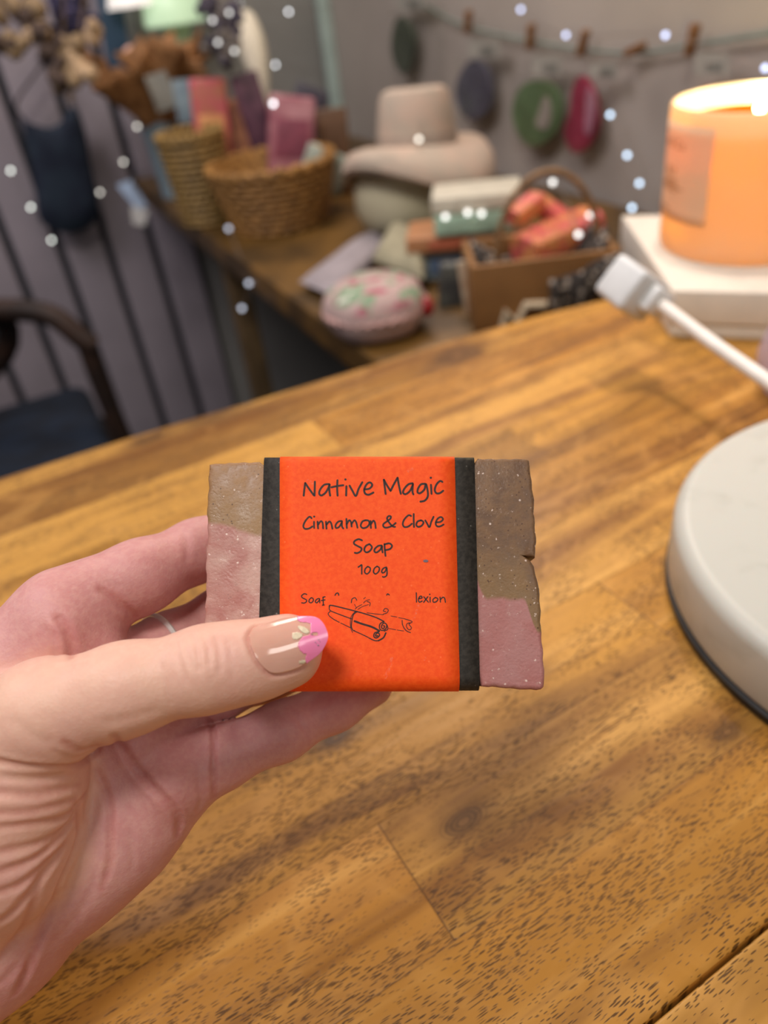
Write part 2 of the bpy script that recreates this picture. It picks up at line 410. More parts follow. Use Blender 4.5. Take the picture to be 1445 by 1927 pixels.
DR = [([(340, 392), (352, 380), (450, 402), (560, 430), (650, 456), (720, 481), (776, 510)], 2.0), ([(340, 392), (341, 414), (362, 430), (450, 464), (522, 490)], 1.6),
      ([(346, 430), (331, 445), (341, 466), (375, 492), (420, 516)], 1.4), ([(430, 521), (510, 560)], 1.3), ([(540, 585), (600, 612), (650, 636)], 1.5), ([(655, 640), (700, 661), (731, 662)], 1.7),
      ([(562, 430), (532, 455), (520, 500), (516, 550), (529, 580), (541, 581)], 1.7), ([(548, 428), (515, 468), (507, 520), (513, 570), (526, 597)], 1.1),
      ([(540, 506), (600, 528), (680, 553), (738, 584)], 3.2), ([(776, 510), (746, 526), (739, 558), (755, 580), (786, 571), (798, 540), (780, 521), (760, 535), (756, 560), (774, 563), (781, 546), (768, 543)], 1.9),
      ([(736, 590), (702, 600), (695, 630), (716, 640), (740, 620), (731, 601), (713, 608), (709, 625), (726, 622)], 2.1), ([(800, 538), (806, 570), (776, 587)], 1.5), ([(790, 600), (771, 638), (731, 662)], 2.4),
      ([(515, 360), (521, 330), (545, 320), (558, 340)], 1.5), ([(545, 411), (562, 394), (600, 374)], 1.1), ([(612, 362), (632, 344), (661, 335)], 1.1), ([(566, 414), (600, 392), (652, 374)], 1.0),
      ([(640, 350), (664, 360), (661, 386)], 1.3), ([(612, 330), (628, 316)], .9), ([(540, 372), (556, 402)], 1.0), ([(640, 440), (700, 448), (770, 455)], 1.1),
      ([(770, 450), (799, 440), (809, 416), (786, 405), (770, 425), (790, 431)], 1.3), ([(830, 465), (880, 474)], 1.0), ([(890, 478), (940, 488)], 1.0), ([(920, 500), (925, 540), (950, 580), (986, 598)], 1.5),
      ([(940, 488), (1000, 510), (975, 530), (995, 560), (975, 576), (955, 550), (960, 526), (986, 520)], 1.3), ([(815, 565), (870, 575)], 1.0), ([(880, 577), (932, 585)], 1.0)]
m = MB()
for l, w in DR: ribbon(m, l, w*1.12, OB, SB)
m.build('cinnamon_stick_drawing', ink, orange, smooth=False, fix=False)
m = MB(); dot(m, (1108, 27), 2.6, OB, SB, 1.9, -.0007)
m.build('dirt_speck', pm('grey_speck', '#6a5a64', .6), orange, smooth=False, fix=False)
m = MB()
ribbon(m, [(836, 800), (825, 870), (800, 920), (785, 960)], 5.5, OB, SB, w=-.00062)
for q_ in ([(1110, 800), (1100, 815)], [(560, 905), (570, 935)], [(1050, 380), (1020, 470), (1000, 500)]): ribbon(m, q_, 4, OB, SB, w=-.00062)
ribbon(m, [(300, 175), (335, 190)], 7, OA, SA, w=-.00062); ribbon(m, [(1020, 105), (1045, 90)], 7, OA, SA, w=-.00062)
sc_ = NT('pale_scuff'); n = sc_.noise(sc_.obj(), 1600, 3); sc_.set(Base_Color=rgba('#ff8a60'), Roughness=.7, Alpha=sc_.smooth(n, .40, .72, 0, .6)); o_ = m.build('scuff_marks', sc_.m, orange, smooth=False, fix=False); o_['kind'] = 'stuff'

# ================================================================== THE HAND
def rcone(p, a, b, r1, r2):
    ba = b-a; l2 = ba@ba; rr = r1-r2; a2 = l2-rr*rr; il2 = 1/l2
    pa = p-a; y = pa@ba; z = y-l2
    x = pa*l2-y[:, None]*ba; x2 = np.einsum('ij,ij->i', x, x)
    y2 = y*y*l2; z2 = z*z*l2; k = np.sign(rr)*rr*rr*x2
    c1 = np.sign(z)*a2*z2 > k; c2 = np.sign(y)*a2*y2 < k
    return np.where(c1, np.sqrt(x2+z2)*il2-r2, np.where(c2, np.sqrt(x2+y2)*il2-r1, (np.sqrt(x2*a2*il2)+y*rr)*il2-r1))
def ellip(p, c, ax, r):
    q = (p-c)@np.array(ax).T/np.array(r); k0 = np.linalg.norm(q, axis=1)
    k1 = np.linalg.norm(q/np.array(r), axis=1)+1e-9
    return k0*(k0-1)/k1
def smin(a, b, k):
    h = np.maximum(k-np.abs(a-b), 0)/k
    return np.minimum(a, b)-h*h*k*.25
def chain(p, pts, k=.003):
    d = None
    for (a, ra), (b_, rb) in zip(pts[:-1], pts[1:]):
        e = rcone(p, a, b_, ra, rb); d = e if d is None else smin(d, e, k)
    return d
def J(px, py, d, r): return (at(px, py, d), r)
CAMX, CAMY, CAMZ = ROT[:, 0], ROT[:, 1], -ROT[:, 2]      # right, up, forward of the view (used only to orient the palm)

THUMB = [J(-75, 1440, .180, .0150), J(85, 1343, .1700, .0113), J(235, 1297, .1685, .0094), J(392, 1258, .1690, .0087), J(465, 1244, .1705, .0079), J(540, 1222, .1738, .0067), J(560, 1213, .1750, .0047)]
INDEX = [J(120, 1150, .1930, .0112), J(265, 1085, .2020, .0092), J(372, 1036, .2140, .0082), J(530, 975, .2262, .0073), J(650, 950, .2242, .0063)]
MIDDLE = [J(222, 1262, .2000, .0098), J(318, 1213, .2110, .0083), J(420, 1160, .2215, .0080), J(590, 1110, .2250, .0074), J(700, 1090, .2230, .0064)]
RINGF = [J(285, 1330, .2010, .0102), J(400, 1298, .2080, .0084), J(500, 1262, .2180, .0080), J(650, 1220, .2230, .0072), J(745, 1190, .2215, .0063)]
PINKY = [J(335, 1455, .1985, .0095), J(410, 1427, .2010, .0080), J(530, 1376, .2065, .0073), J(630, 1325, .2130, .0068), J(700, 1290, .2165, .0058)]
WR = at(-190, 1700, .192)
def hand_palm(p):
    d = rcone(p, WR, at(100, 1190, .1940), .024, .0118)
    for (e, r) in ((at(198, 1275, .1995), .0100), (at(272, 1358, .2010), .0100), (at(325, 1470, .1985), .0098)):
        d = smin(d, rcone(p, WR, e, .022, r), .012)
    # heel of the hand along the outer edge
    d = smin(d, chain(p, [(at(262, 1532, .1968), .0113), (at(225, 1572, .1968), .0120), (at(138, 1630, .1965), .0142), (at(-12, 1742, .1960), .0178), (at(-210, 1885, .1920), .0230)], .008), .010)
    # ball of the thumb
    d = smin(d, chain(p, [(at(28, 1470, .1755), .0160), (at(-12, 1590, .1790), .0170), (at(-130, 1700, .1845), .0205)], .008), .0025)
    # web between thumb and index
    d = smin(d, rcone(p, at(-90, 1330, .186), at(45, 1230, .191), .0130, .0105), .008)
    # pads at the finger roots
    for (c, r) in ((at(120, 1190, .1868), .0075), (at(190, 1222, .1905), .0056), (at(250, 1395, .1935), .0068), (at(318, 1480, .1905), .0052)):
        d = smin(d, np.linalg.norm(p-c, axis=1)-r, .006)
    # wrist and forearm
    d = smin(d, chain(p, [(WR, .024), (at(-330, 1850, .186), .025), (at(-460, 2010, .176), .027)], .01), .012)
    return d
def hand_core(p):
    palm = hand_palm(p); d = palm
    for F, k in ((INDEX, .005), (MIDDLE, .004), (RINGF, .004), (PINKY, .005)):
        d = np.minimum(d, smin(palm, chain(p, F, .004), k))
    th = chain(p, THUMB, .005)
    # soft pad under the thumb tip and the flesh beside the nail
    th = smin(th, rcone(p, at(500, 1256, .1722), at(546, 1247, .1740), .0057, .0042), .004)
    return np.minimum(d, smin(palm, th, .0035))
def shoot(fn, px, py, t0=.14, t1=.24):
    d = ray(px, py); L = np.linalg.norm(d); t = t0
    for _ in range(80):
        s = fn((CAM+d*t)[None])[0]
        if s < 2e-5: return CAM+d*t
        t += s/L*.9
        if t > t1: return None
    return CAM+d*t
CREASES = [  # pixel polyline, depth of the fold (m), width (m)
    ([(-15, 1431), (62, 1442), (138, 1438), (189, 1406)], .0013, .00085), ([(-15, 1490), (69, 1495), (149, 1478)], .0007, .0009), ([(0, 1462), (60, 1466), (120, 1458)], .0003, .0008),
    ([(-15, 1530), (60, 1527), (140, 1505)], .00055, .0009), ([(-10, 1558), (40, 1553), (121, 1537), (164, 1490)], .0008, .0009), ([(-15, 1606), (69, 1589), (121, 1558), (149, 1516)], .0009, .0010),
    ([(-15, 1646), (52, 1623), (104, 1585), (140, 1540)], .0009, .0010), ([(-15, 1685), (45, 1661), (97, 1610)], .0008, .0010), ([(-10, 1742), (35, 1706), (87, 1637), (120, 1590)], .0010, .0011),
    ([(-10, 1810), (45, 1741), (75, 1661), (110, 1610)], .0006, .0011), ([(-10, 1860), (30, 1822), (70, 1760)], .0004, .0012),
    ([(143, 1515), (149, 1557), (138, 1602), (114, 1661), (83, 1737), (52, 1824), (30, 1870)], .0012, .0010), ([(183, 1450), (204, 1506), (208, 1564), (206, 1627), (192, 1672)], .0008, .0008),
    ([(236, 1510), (247, 1564), (249, 1644)], .0003, .0008), ([(216, 1384), (249, 1436), (287, 1481), (322, 1516), (337, 1544), (334, 1574)], .0011, .0009),
    ([(392, 1352), (402, 1385), (402, 1454), (404, 1500)], .0010, .0007), ([(371, 1462), (375, 1524)], .0004, .0009), ([(185, 1640), (160, 1700), (110, 1770)], .0003, .0012),
    ([(186, 1106), (215, 1127), (256, 1160)], .0009, .0009), ([(104, 1158), (126, 1186), (134, 1238)], .0009, .0010), ([(75, 1175), (100, 1205), (108, 1240)], .0003, .0010), ([(196, 1092), (226, 1108)], .0003, .0008),
    ([(340, 985), (352, 1020), (350, 1062)], .0003, .0010), ([(545, 1330), (566, 1362), (580, 1385)], .0003, .0009),
    ([(302, 1245), (310, 1290), (324, 1330)], .00022, .0007), ([(330, 1204), (339, 1250), (352, 1290)], .00030, .0007), ([(358, 1192), (372, 1222), (374, 1268)], .00045, .0007), ([(378, 1192), (390, 1215), (394, 1256)], .0004, .0007),
    ([(404, 1194), (412, 1228), (414, 1270)], .0003, .0007), ([(345, 1200), (355, 1235), (362, 1262)], .00025, .0006), ([(428, 1200), (434, 1240), (440, 1280)], .00016, .0007),
    ([(505, 1174), (482, 1180), (469, 1196), (470, 1212), (476, 1228), (487, 1248), (501, 1263), (518, 1270), (550, 1264), (572, 1254)], .0007, .0006),
    ([(300, 1335), (240, 1352), (190, 1360)], .00025, .0012), ([(20, 1350), (60, 1385), (100, 1400)], .0003, .0012), ([(120, 1395), (150, 1412), (185, 1402)], .0005, .0009), ([(95, 1412), (140, 1426), (180, 1408)], .0003, .0008),
]
CR = []
for poly, amp, wid in CREASES:
    pp = catmull(poly, 5)
    q = [shoot(hand_core, x[0], x[1]) for x in pp]
    q = [x for x in q if x is not None]
    if len(q) > 1: CR.append((np.array(q), amp, wid))
NAIL_C = [(470, 1203), (472, 1190), (480, 1181), (501, 1174), (531, 1165), (562, 1161), (592, 1162), (607, 1172), (616, 1191), (615, 1206), (603, 1227), (587, 1240), (574, 1249), (554, 1259), (531, 1265), (513, 1266), (500, 1259), (486, 1243), (475, 1221)]
def hand_sdf(p):
    d = hand_core(p)
    near = np.abs(d) < .004
    if near.any():
        idx = np.where(near)[0]; P = p[idx]; add = np.zeros(len(P))
        for q, amp, wid in CR:
            lo, hi = q.min(0)-3.2*wid, q.max(0)+3.2*wid
            s = np.where(np.all((P > lo) & (P < hi), axis=1))[0]
            if not len(s): continue
            S = P[s]; best = np.full(len(S), 1e9); par = np.zeros(len(S)); n = len(q)-1
            for i in range(n):
                a, bb = q[i], q[i+1]; ab = bb-a; tt = np.clip((S-a)@ab/(ab@ab+1e-12), 0, 1)
                e = np.linalg.norm(S-a-tt[:, None]*ab, axis=1); m_ = e < best
                best = np.where(m_, e, best); par = np.where(m_, (i+tt)/n, par)
            taper = np.clip(np.minimum(par, 1-par)*5+.25, 0, 1)
            add[s] += taper*.7*(amp*np.exp(-(best/wid)**2)-amp*.22*np.exp(-((best-2.0*wid)/(1.0*wid))**2))
        d = d.copy(); d[idx] += add
    return d

HS = .00055
allp = np.array([x[0] for F in (THUMB, INDEX, MIDDLE, RINGF, PINKY) for x in F]+[at(-460, 2010, .176), at(-200, 1905, .19), at(0, 1765, .196)])
lo = allp.min(0)-.031; hi = allp.max(0)+.031
NBk = np.ceil((hi-lo)/HS/8).astype(int); DIM = NBk*8
bc = np.stack(np.meshgrid(*[np.arange(k) for k in NBk], indexing='ij'), -1).reshape(-1, 3)
cen = lo+(bc*8+3.5)*HS
dc = hand_core(cen)
vol = np.repeat(np.repeat(np.repeat(dc.reshape(NBk), 8, 0), 8, 1), 8, 2).astype(np.float32)
sel = bc[np.abs(dc) < HS*4*1.732+.0035]
off = np.stack(np.meshgrid(*[np.arange(8)]*3, indexing='ij'), -1).reshape(-1, 3)
for s in range(0, len(sel), 1500):
    ix = (sel[s:s+1500, None, :]*8+off[None]).reshape(-1, 3)
    vol[ix[:, 0], ix[:, 1], ix[:, 2]] = hand_sdf(lo+ix*HS)
# surface nets
ins = vol < 0
cnt = np.zeros(tuple(DIM-1), np.uint8)
for dx in (0, 1):
    for dy in (0, 1):
        for dz in (0, 1): cnt += ins[dx:DIM[0]-1+dx, dy:DIM[1]-1+dy, dz:DIM[2]-1+dz]
act = (cnt > 0) & (cnt < 8)
cells = np.argwhere(act); idm = -np.ones(act.shape, np.int32); idm[act] = np.arange(len(cells))
acc = np.zeros((len(cells), 3)); num = np.zeros(len(cells))
corner = [(x, y, z) for x in (0, 1) for y in (0, 1) for z in (0, 1)]
for a in corner:
    for ax in range(3):
        if a[ax] == 1: continue
        c2 = list(a); c2[ax] = 1
        va = vol[cells[:, 0]+a[0], cells[:, 1]+a[1], cells[:, 2]+a[2]]; vb = vol[cells[:, 0]+c2[0], cells[:, 1]+c2[1], cells[:, 2]+c2[2]]
        m_ = (va < 0) != (vb < 0); tt = np.where(m_, va/(va-vb+1e-20), 0)
        pt = np.array(a, float)[None]+np.eye(3)[ax][None]*tt[:, None]
        acc += np.where(m_[:, None], pt, 0); num += m_
V = lo+(cells+acc/num[:, None])*HS
for _ in range(2):
    e = 1e-4; g = np.stack([(hand_sdf(V+np.eye(3)[i]*e)-hand_sdf(V-np.eye(3)[i]*e))/(2*e) for i in range(3)], 1)
    s = hand_sdf(V); st = s[:, None]*g/(np.sum(g*g, 1)[:, None]+.2)
    l = np.linalg.norm(st, axis=1); st *= np.minimum(1, HS*.6/(l+1e-12))[:, None]
    V = V-st
quads = []
for ax in range(3):
    o1, o2 = [(1, 2), (2, 0), (0, 1)][ax]
    sl_a = [slice(1, -1)]*3; sl_b = [slice(1, -1)]*3
    sl_a[ax] = slice(0, -1); sl_b[ax] = slice(1, None)
    A = ins[tuple(sl_a)]; B = ins[tuple(sl_b)]
    w = np.argwhere(A != B); fl = A[w[:, 0], w[:, 1], w[:, 2]]
    base = w+1; base[:, ax] -= 1
    e1 = np.zeros(3, int); e1[o1] = 1; e2 = np.zeros(3, int); e2[o2] = 1
    g = lambda q: idm[q[:, 0], q[:, 1], q[:, 2]]
    qa, qb, qc, qd = g(base-e1-e2), g(base-e2), g(base), g(base-e1)
    Q = np.stack([qa, qb, qc, qd], 1); Q[~fl] = Q[~fl][:, ::-1]
    quads.append(Q)
quads = np.concatenate(quads); quads = quads[(quads >= 0).all(1)]

person = thing('person', at(-200, 1750, .192), 'left hand of a person with manicured thumb nail pinching the wrapped soap bar', 'person')
me = bpy.data.meshes.new('hand'); hand = bpy.data.objects.new('hand', me); COL.objects.link(hand); hand.parent = person
me.vertices.add(len(V)); me.vertices.foreach_set('co', (V-np.array(person.location)).astype(np.float32).ravel())
me.loops.add(quads.size); me.loops.foreach_set('vertex_index', quads.astype(np.int32).ravel())
me.polygons.add(len(quads)); me.polygons.foreach_set('loop_start', np.arange(0, quads.size, 4, dtype=np.int32))
me.polygons.foreach_set('use_smooth', np.ones(len(quads), bool))
me.update(); me.validate()
# natural flush of the skin: fingers, pads and the folds are pinker than the thumb and its ball
dth = np.minimum(chain(V, THUMB, .005), chain(V, [(at(30, 1480, .1765), .0155), (at(-10, 1590, .18), .0165), (at(-130, 1700, .185), .02)]))
flush = np.clip(.15+dth/.010, .15, .82)
def bl(px, py, r, a, flush=None):
    q = shoot(hand_core, px, py)
    return 0 if q is None else a*np.exp(-(np.linalg.norm(V-q, axis=1)/r)**2)
for (x, y, r, a) in ((180, 1175, .011, .35), (300, 1400, .013, .25), (335, 1520, .008, .2), (250, 1500, .012, -.15), (180, 1640, .010, -.25), (430, 1215, .005, .12), (380, 1225, .006, .06), (120, 1395, .010, .2), (60, 1300, .014, -.1),
                     (300, 1070, .012, .12), (250, 1560, .010, .15), (450, 1290, .006, .15), (60, 1240, .008, .1), (100, 1800, .02, .12)):
    flush = flush+bl(x, y, r, a)
dcr = np.full(len(V), 1.0)
for q, amp, wid in CR:
    if amp < .0005: continue
    for a, bb in zip(q[:-1], q[1:]):
        ab = bb-a; tt = np.clip((V-a)@ab/(ab@ab+1e-12), 0, 1); dcr = np.minimum(dcr, np.linalg.norm(V-a-tt[:, None]*ab, axis=1))
fold = np.exp(-(dcr/.0009)**2)
at_ = me.attributes.new('skin', 'FLOAT_VECTOR', 'POINT')
at_.data.foreach_set('vector', np.stack([np.clip(flush, 0, 1), fold, np.zeros(len(V))], 1).astype(np.float32).ravel())

t = NT('skin'); o = t.obj(); sk = t.sep(t.node('ShaderNodeAttribute', attribute_name='skin').outputs['Vector'])
n1 = t.noise(o, 130, 3); n2 = t.noise(o, 600, 3, .6); vo = t.voronoi(o, 1500)
fl = t.math('ADD', sk[0], t.math('MULTIPLY', t.math('SUBTRACT', n1, .5), .45), clamp=True)
c = t.ramp(fl, [(0.0, '#e2b8a2'), (.35, '#dcab9c'), (.7, '#d09a98'), (1.0, '#c48886')])
c = t.mix(t.math('MULTIPLY', sk[1], .4), c, rgba('#b8605a'))
c = t.mix(t.smooth(n2, .35, .7, 0, .12), c, rgba('#f3d3bd'))
t.set(Base_Color=c, Roughness=t.smooth(n2, .3, .7, .42, .58), Subsurface_Weight=.25, Subsurface_Scale=.0035)
t.b.inputs['Subsurface Radius'].default_value = (1.0, .42, .3); t.b.inputs['Specular IOR Level'].default_value = .38
wr = t.noise(t.comb(t.math('MULTIPLY', t.sep(o)[0], 260), t.math('MULTIPLY', t.sep(o)[1], 700), t.math('MULTIPLY', t.sep(o)[2], 700)), 1, 2, .5, .6)
t.bump(t.math('ADD', t.math('MULTIPLY', vo[0], .5), t.math('ADD', n2, t.math('MULTIPLY', wr, .5))), .22, .00035)
me.materials.append(t.m)

# --- the nail: a shell on an elliptic cylinder round the last joint of the thumb
NA, NBx = at(455, 1246, .1707), at(580, 1206, .1745)
nax = (NBx-NA)/np.linalg.norm(NBx-NA)
def nail_pt(px, py, lift=0.0):
    s = shoot(lambda p: smin(rcone(p, NA-nax*.01, NBx+nax*.006, .0088, .0074), hand_core(p)-.0001, .001), px, py)
    d = ray(px, py)
    if s is None:                               # just past the silhouette of the cylinder: the nearest point of its side
        k = np.cross(d, nax); tt = ((NA-CAM)@d)/(d@d); s = CAM+d*tt
        w_ = s-NA; s = s
    a = s-NA; nn = a-nax*(a@nax); nn /= np.linalg.norm(nn)
    return s+nn*lift
cl = catmull(NAIL_C, 8, closed=True)
cxn, cyn = 470, 1204; tipx, tipy = 616, 1196
nc = len(cl); ti = min(range(nc), key=lambda i: (cl[i][0]-tipx)**2+(cl[i][1]-tipy)**2)
topc, botc = cl[:ti+1], [cl[0]]+cl[:ti-1:-1]
def samp(c, s):
    L = np.concatenate([[0], np.cumsum([np.linalg.norm(c[i+1]-c[i]) for i in range(len(c)-1)])]); L /= L[-1]
    return np.array([np.interp(s, L, [p[0] for p in c]), np.interp(s, L, [p[1] for p in c])])
NU_, NV_ = 110, 70
gp = [[samp(topc, i/NU_)*(1-j/NV_)+samp(botc, i/NU_)*(j/NV_) for j in range(NV_+1)] for i in range(NU_+1)]
g3 = [[nail_pt(*gp[i][j]) for j in range(NV_+1)] for i in range(NU_+1)]
def nail_n(i, j):
    a = g3[i][j]-NA; nn = a-nax*(a@nax); return nn/np.linalg.norm(nn)
def inpoly(p, poly):
    r = False; j = len(poly)-1
    for i in range(len(poly)):
        (xi, yi), (xj, yj) = poly[i], poly[j]
        if (yi > p[1]) != (yj > p[1]) and p[0] < (xj-xi)*(p[1]-yi)/(yj-yi)+xi: r = not r
        j = i
    return r
def nail_mesh(name, test, lift, th, mat, parent):
    m = MB(); ids = {}; vs = []; fs = []
    def vid(i, j):
        if (i, j) not in ids: ids[i, j] = len(vs); vs.append(g3[i][j]+nail_n(i, j)*lift)
        return ids[i, j]
    for i in range(NU_):
        for j in range(NV_):
            c = (gp[i][j]+gp[i+1][j+1])/2
            if test is None or test(c): fs.append((vid(i, j), vid(i+1, j), vid(i+1, j+1), vid(i, j+1)))
    m.add(vs, fs); o = m.build(name, mat, parent, angle=80)
    sm = o.modifiers.new('thickness', 'SOLIDIFY'); sm.thickness = th; sm.offset = -1
    # keep the outside facing the viewer
    f = o.data.polygons[len(o.data.polygons)//2]
    if f.normal @ Vector(CAM-np.array(g3[NU_//2][NV_//2])) < 0: o.data.flip_normals()
    return o
def crop4(P): return [(440+x/6.57, 1130+y/6.57) for x, y in P]
tn = NT('nude_gel_nail'); o = tn.obj(); n = tn.noise(o, 200, 2)
tn.set(Base_Color=tn.mix(n, rgba('#d6a290'), rgba('#dcae9c')), Roughness=.09, Coat_Weight=.6, Coat_Roughness=.05, Subsurface_Weight=.2, Subsurface_Scale=.001)
nail = nail_mesh('thumb_nail', None, .00015, .0006, tn.m, person); nail['label'] = 'glossy nude thumb nail with a chipped pink tip'
PK1 = crop4([(785, 205), (790, 245), (830, 275), (900, 275), (945, 290), (945, 420), (985, 395), (1040, 400), (1030, 460), (1200, 470), (1250, 380), (1150, 180), (1000, 150), (800, 170)])
PK2 = crop4([(850, 455), (940, 425), (1000, 440), (1050, 430), (1180, 420), (1180, 560), (1080, 700), (900, 780), (880, 715), (900, 660), (860, 650), (815, 610), (790, 560), (810, 500)])
pk = NT('pink_gel'); pk.set(Base_Color=pk.mix(pk.noise(pk.obj(), 400, 2), rgba('#ee7fae'), rgba('#f48fbc')), Roughness=.2, Coat_Weight=.3)
pol = nail_mesh('pink_polish', lambda c: inpoly(c, PK1) or inpoly(c, PK2), .00028, .0001, pk.m, nail)
CH = [crop4(P) for P in ([(790, 315), (850, 325), (905, 350), (940, 400), (890, 415), (830, 385), (800, 350)], [(720, 410), (790, 395), (850, 415), (850, 450), (790, 480), (730, 490)], [(805, 745), (870, 730), (900, 745), (860, 775), (810, 775)])]
nail_mesh('polish_chip', lambda c: any(inpoly(c, q) for q in CH), .00026, .0001, pm('cream_chip', '#e2d3b6', .35, .1, 900), nail)
m = MB()
for (x, y, r) in ((1045, 485, .00013), (1040, 550, .00016), (1005, 515, .0001), (1060, 510, .00008), (970, 425, .0001), (1020, 530, .00007)):
    px, py = crop4([(x, y)])[0]; m.ball(nail_pt(px, py, .00032), r*1.2, 2)
m.build('glitter', pm('silver_glitter', '#c9c3cf', .2, .1, 900, metal=1.0), nail)

# --- thin silver ring on the middle finger
rc0, rd = at(303, 1206, .2095), MIDDLE[1][0]-MIDDLE[0][0]; rd = rd/np.linalg.norm(rd)
t_ = ((rc0-MIDDLE[0][0])@rd); rc0 = MIDDLE[0][0]+rd*t_; fr = t_/np.linalg.norm(MIDDLE[1][0]-MIDDLE[0][0])
rr_ = MIDDLE[0][1]+(MIDDLE[1][1]-MIDDLE[0][1])*fr+.0009
e1 = np.cross(rd, [0, 0, 1.]); e1 /= np.linalg.norm(e1); e2 = np.cross(rd, e1)
m = MB(); m.tube([rc0+rr_*(math.cos(a)*e1+math.sin(a)*e2) for a in np.linspace(0, 2*math.pi, 64, endpoint=False)], .0008, 10, closed=True)
m.build('ring', pm('silver', '#e9e8e6', .35, .03, 300, metal=.55), person, label='thin silver ring on the middle finger')

# ================================================================== THE TABLE
def wood(name, rot=0.0, dark=1.0):
    t = NT(name); X, Y, Z = t.sep(t.obj())
    W, LEN = .0445, .36
    yy = t.math('DIVIDE', t.math('ADD', Y, 4.45), W)
    row = t.math('FLOOR', yy); fy = t.math('FRACT', yy)
    so = t.math('MULTIPLY', t.math('FRACT', t.math('ADD', t.math('MULTIPLY', row, .618), JOINT)), LEN)
    xx = t.math('DIVIDE', t.math('ADD', t.math('ADD', X, 36.0), so), LEN)
    seg = t.math('FLOOR', xx); fx = t.math('FRACT', xx)
    wn = t.white(t.comb(row, seg, 3.0)); r0 = wn[0]; rc = t.sep(wn[1])
    # grain runs along the planks, bent round the knots
    vecx = t.math('ADD', X, t.math('MULTIPLY', r0, 7.3)); vecz = t.math('MULTIPLY', rc[0], 11.0)
    yb = t.math('ADD', Y, t.math('MULTIPLY', t.math('SUBTRACT', t.noise(t.comb(t.math('MULTIPLY', vecx, 9), t.math('MULTIPLY', Y, 20), vecz), 1, 2), .5), .012))
    g1 = t.noise(t.comb(t.math('MULTIPLY', vecx, 3.0), t.math('MULTIPLY', yb, 62), vecz), 1, 3, .55, .5)
    g2 = t.noise(t.comb(t.math('MULTIPLY', vecx, 14), t.math('MULTIPLY', yb, 240), vecz), 1, 3, .6, .3)
    g3 = t.noise(t.comb(t.math('MULTIPLY', vecx, 26), t.math('MULTIPLY', yb, 40), vecz), 1, 3, .6, 1.0)
    base = t.ramp(r0, [(0, '#896127'), (.22, '#b98637'), (.45, '#a06b2a'), (.62, '#c89647'), (.8, '#815724'), (1, '#b68236')])
    streak = t.ramp(r0, [(0, '#64411c'), (.4, '#7c5224'), (.7, '#75481b'), (1, '#633c18')])
    c = t.mix(t.smooth(g1, .46, .68, 0, .8), base, streak)
    c = t.mix(t.smooth(g1, .44, .30, 0, .55), c, rgba('#d6a458'))
    c = t.mix(t.smooth(g2, .52, .72, 0, .35), c, rgba('#7a4f22'))
    c = t.mix(t.smooth(g3, .48, .72, 0, .38), c, rgba('#d09c52'))
    # open pores: short dark dashes, some parts denser than others
    pv = t.comb(t.math('ADD', t.math('MULTIPLY', vecx, 250), t.math('MULTIPLY', t.noise(t.comb(vecx, Y, vecz), 60, 2), 3)), t.math('MULTIPLY', yb, 2000), vecz)
    po = t.voronoi(pv, 1.0)
    den = t.noise(t.comb(t.math('MULTIPLY', vecx, 30), t.math('MULTIPLY', Y, 70), vecz), 1, 2)
    wid = t.smooth(den, .28, .60, .10, .36)
    pore = t.smooth(po[0], t.math('ADD', wid, .10), t.math('SUBTRACT', wid, .06), 0, 1)
    c = t.mix(t.math('MULTIPLY', pore, .88), c, rgba('#442a10'))
    # knots
    for (kx, ky, rx, ry, s) in KNOTS:
        ex = t.math('DIVIDE', t.math('SUBTRACT', X, kx), rx); ey = t.math('DIVIDE', t.math('SUBTRACT', t.math('ADD', Y, t.math('MULTIPLY', t.math('SUBTRACT', g3, .5), ry*.5)), ky), ry)
        e = t.math('SQRT', t.math('ADD', t.math('MULTIPLY', ex, ex), t.math('MULTIPLY', ey, ey)))
        halo = t.smooth(e, 2.3, .7, 0, .62*s); core = t.smooth(e, 1.0, .55, 0, .55*s)
        rings = t.math('MULTIPLY', t.smooth(t.math('SINE', t.math('MULTIPLY', e, 26)), .2, 1.0), t.smooth(e, 1.25, .8, 0, .45*s))
        c = t.mix(halo, c, rgba('#63411f')); c = t.mix(core, c, rgba('#472d18')); c = t.mix(rings, c, rgba('#2c1a0e'))
        c = t.mix(t.smooth(e, .3, .1, 0, .5*s), c, rgba('#8a6238'))
    # glue lines between the planks and at their ends
    ln = t.math('MAXIMUM', t.smooth(t.math('ABSOLUTE', t.math('SUBTRACT', fy, .5)), .493, .499), t.smooth(t.math('ABSOLUTE', t.math('SUBTRACT', fx, .5)), .4985, .4996))
    c = t.mix(t.math('MULTIPLY', ln, .55), c, rgba('#4a2c14'))
    t.set(Base_Color=c, Roughness=t.smooth(g2, .3, .7, .34, .46)); t.b.inputs['Specular IOR Level'].default_value = .33
    t.bump(t.math('SUBTRACT', t.math('MULTIPLY', g2, .25), t.math('ADD', pore, ln)), .35, .0003)
    return t.m
TROT = math.radians(3.6)
TO = Vector((0.0, 0.0, TABLE_Z))
def tl(px, py):
    p = on_z(px, py, TABLE_Z); v = Matrix.Rotation(-TROT, 3, 'Z') @ Vector((p[0], p[1], 0)); return v
KN = [(872, 1545, .0085, .0048, 1.0), (1368, 1376, .007, .004, .9), (632, 1388, .006, .0035, 1.1), (862, 668, .022, .013, .9), (392, 785, .02, .009, .8), (278, 826, .012, .006, 1.0), (1010, 1265, .006, .003, .35), (945, 1570, .014, .006, .4), (1440, 960, .008, .005, .3)]
KNOTS = []; crk_ = (tl(1230, 1927).y+tl(1445, 1730).y)/2
for (x, y, rx, ry, s) in KN:
    v = tl(x, y); KNOTS.append((v.x, v.y-crk_, rx, ry, s))
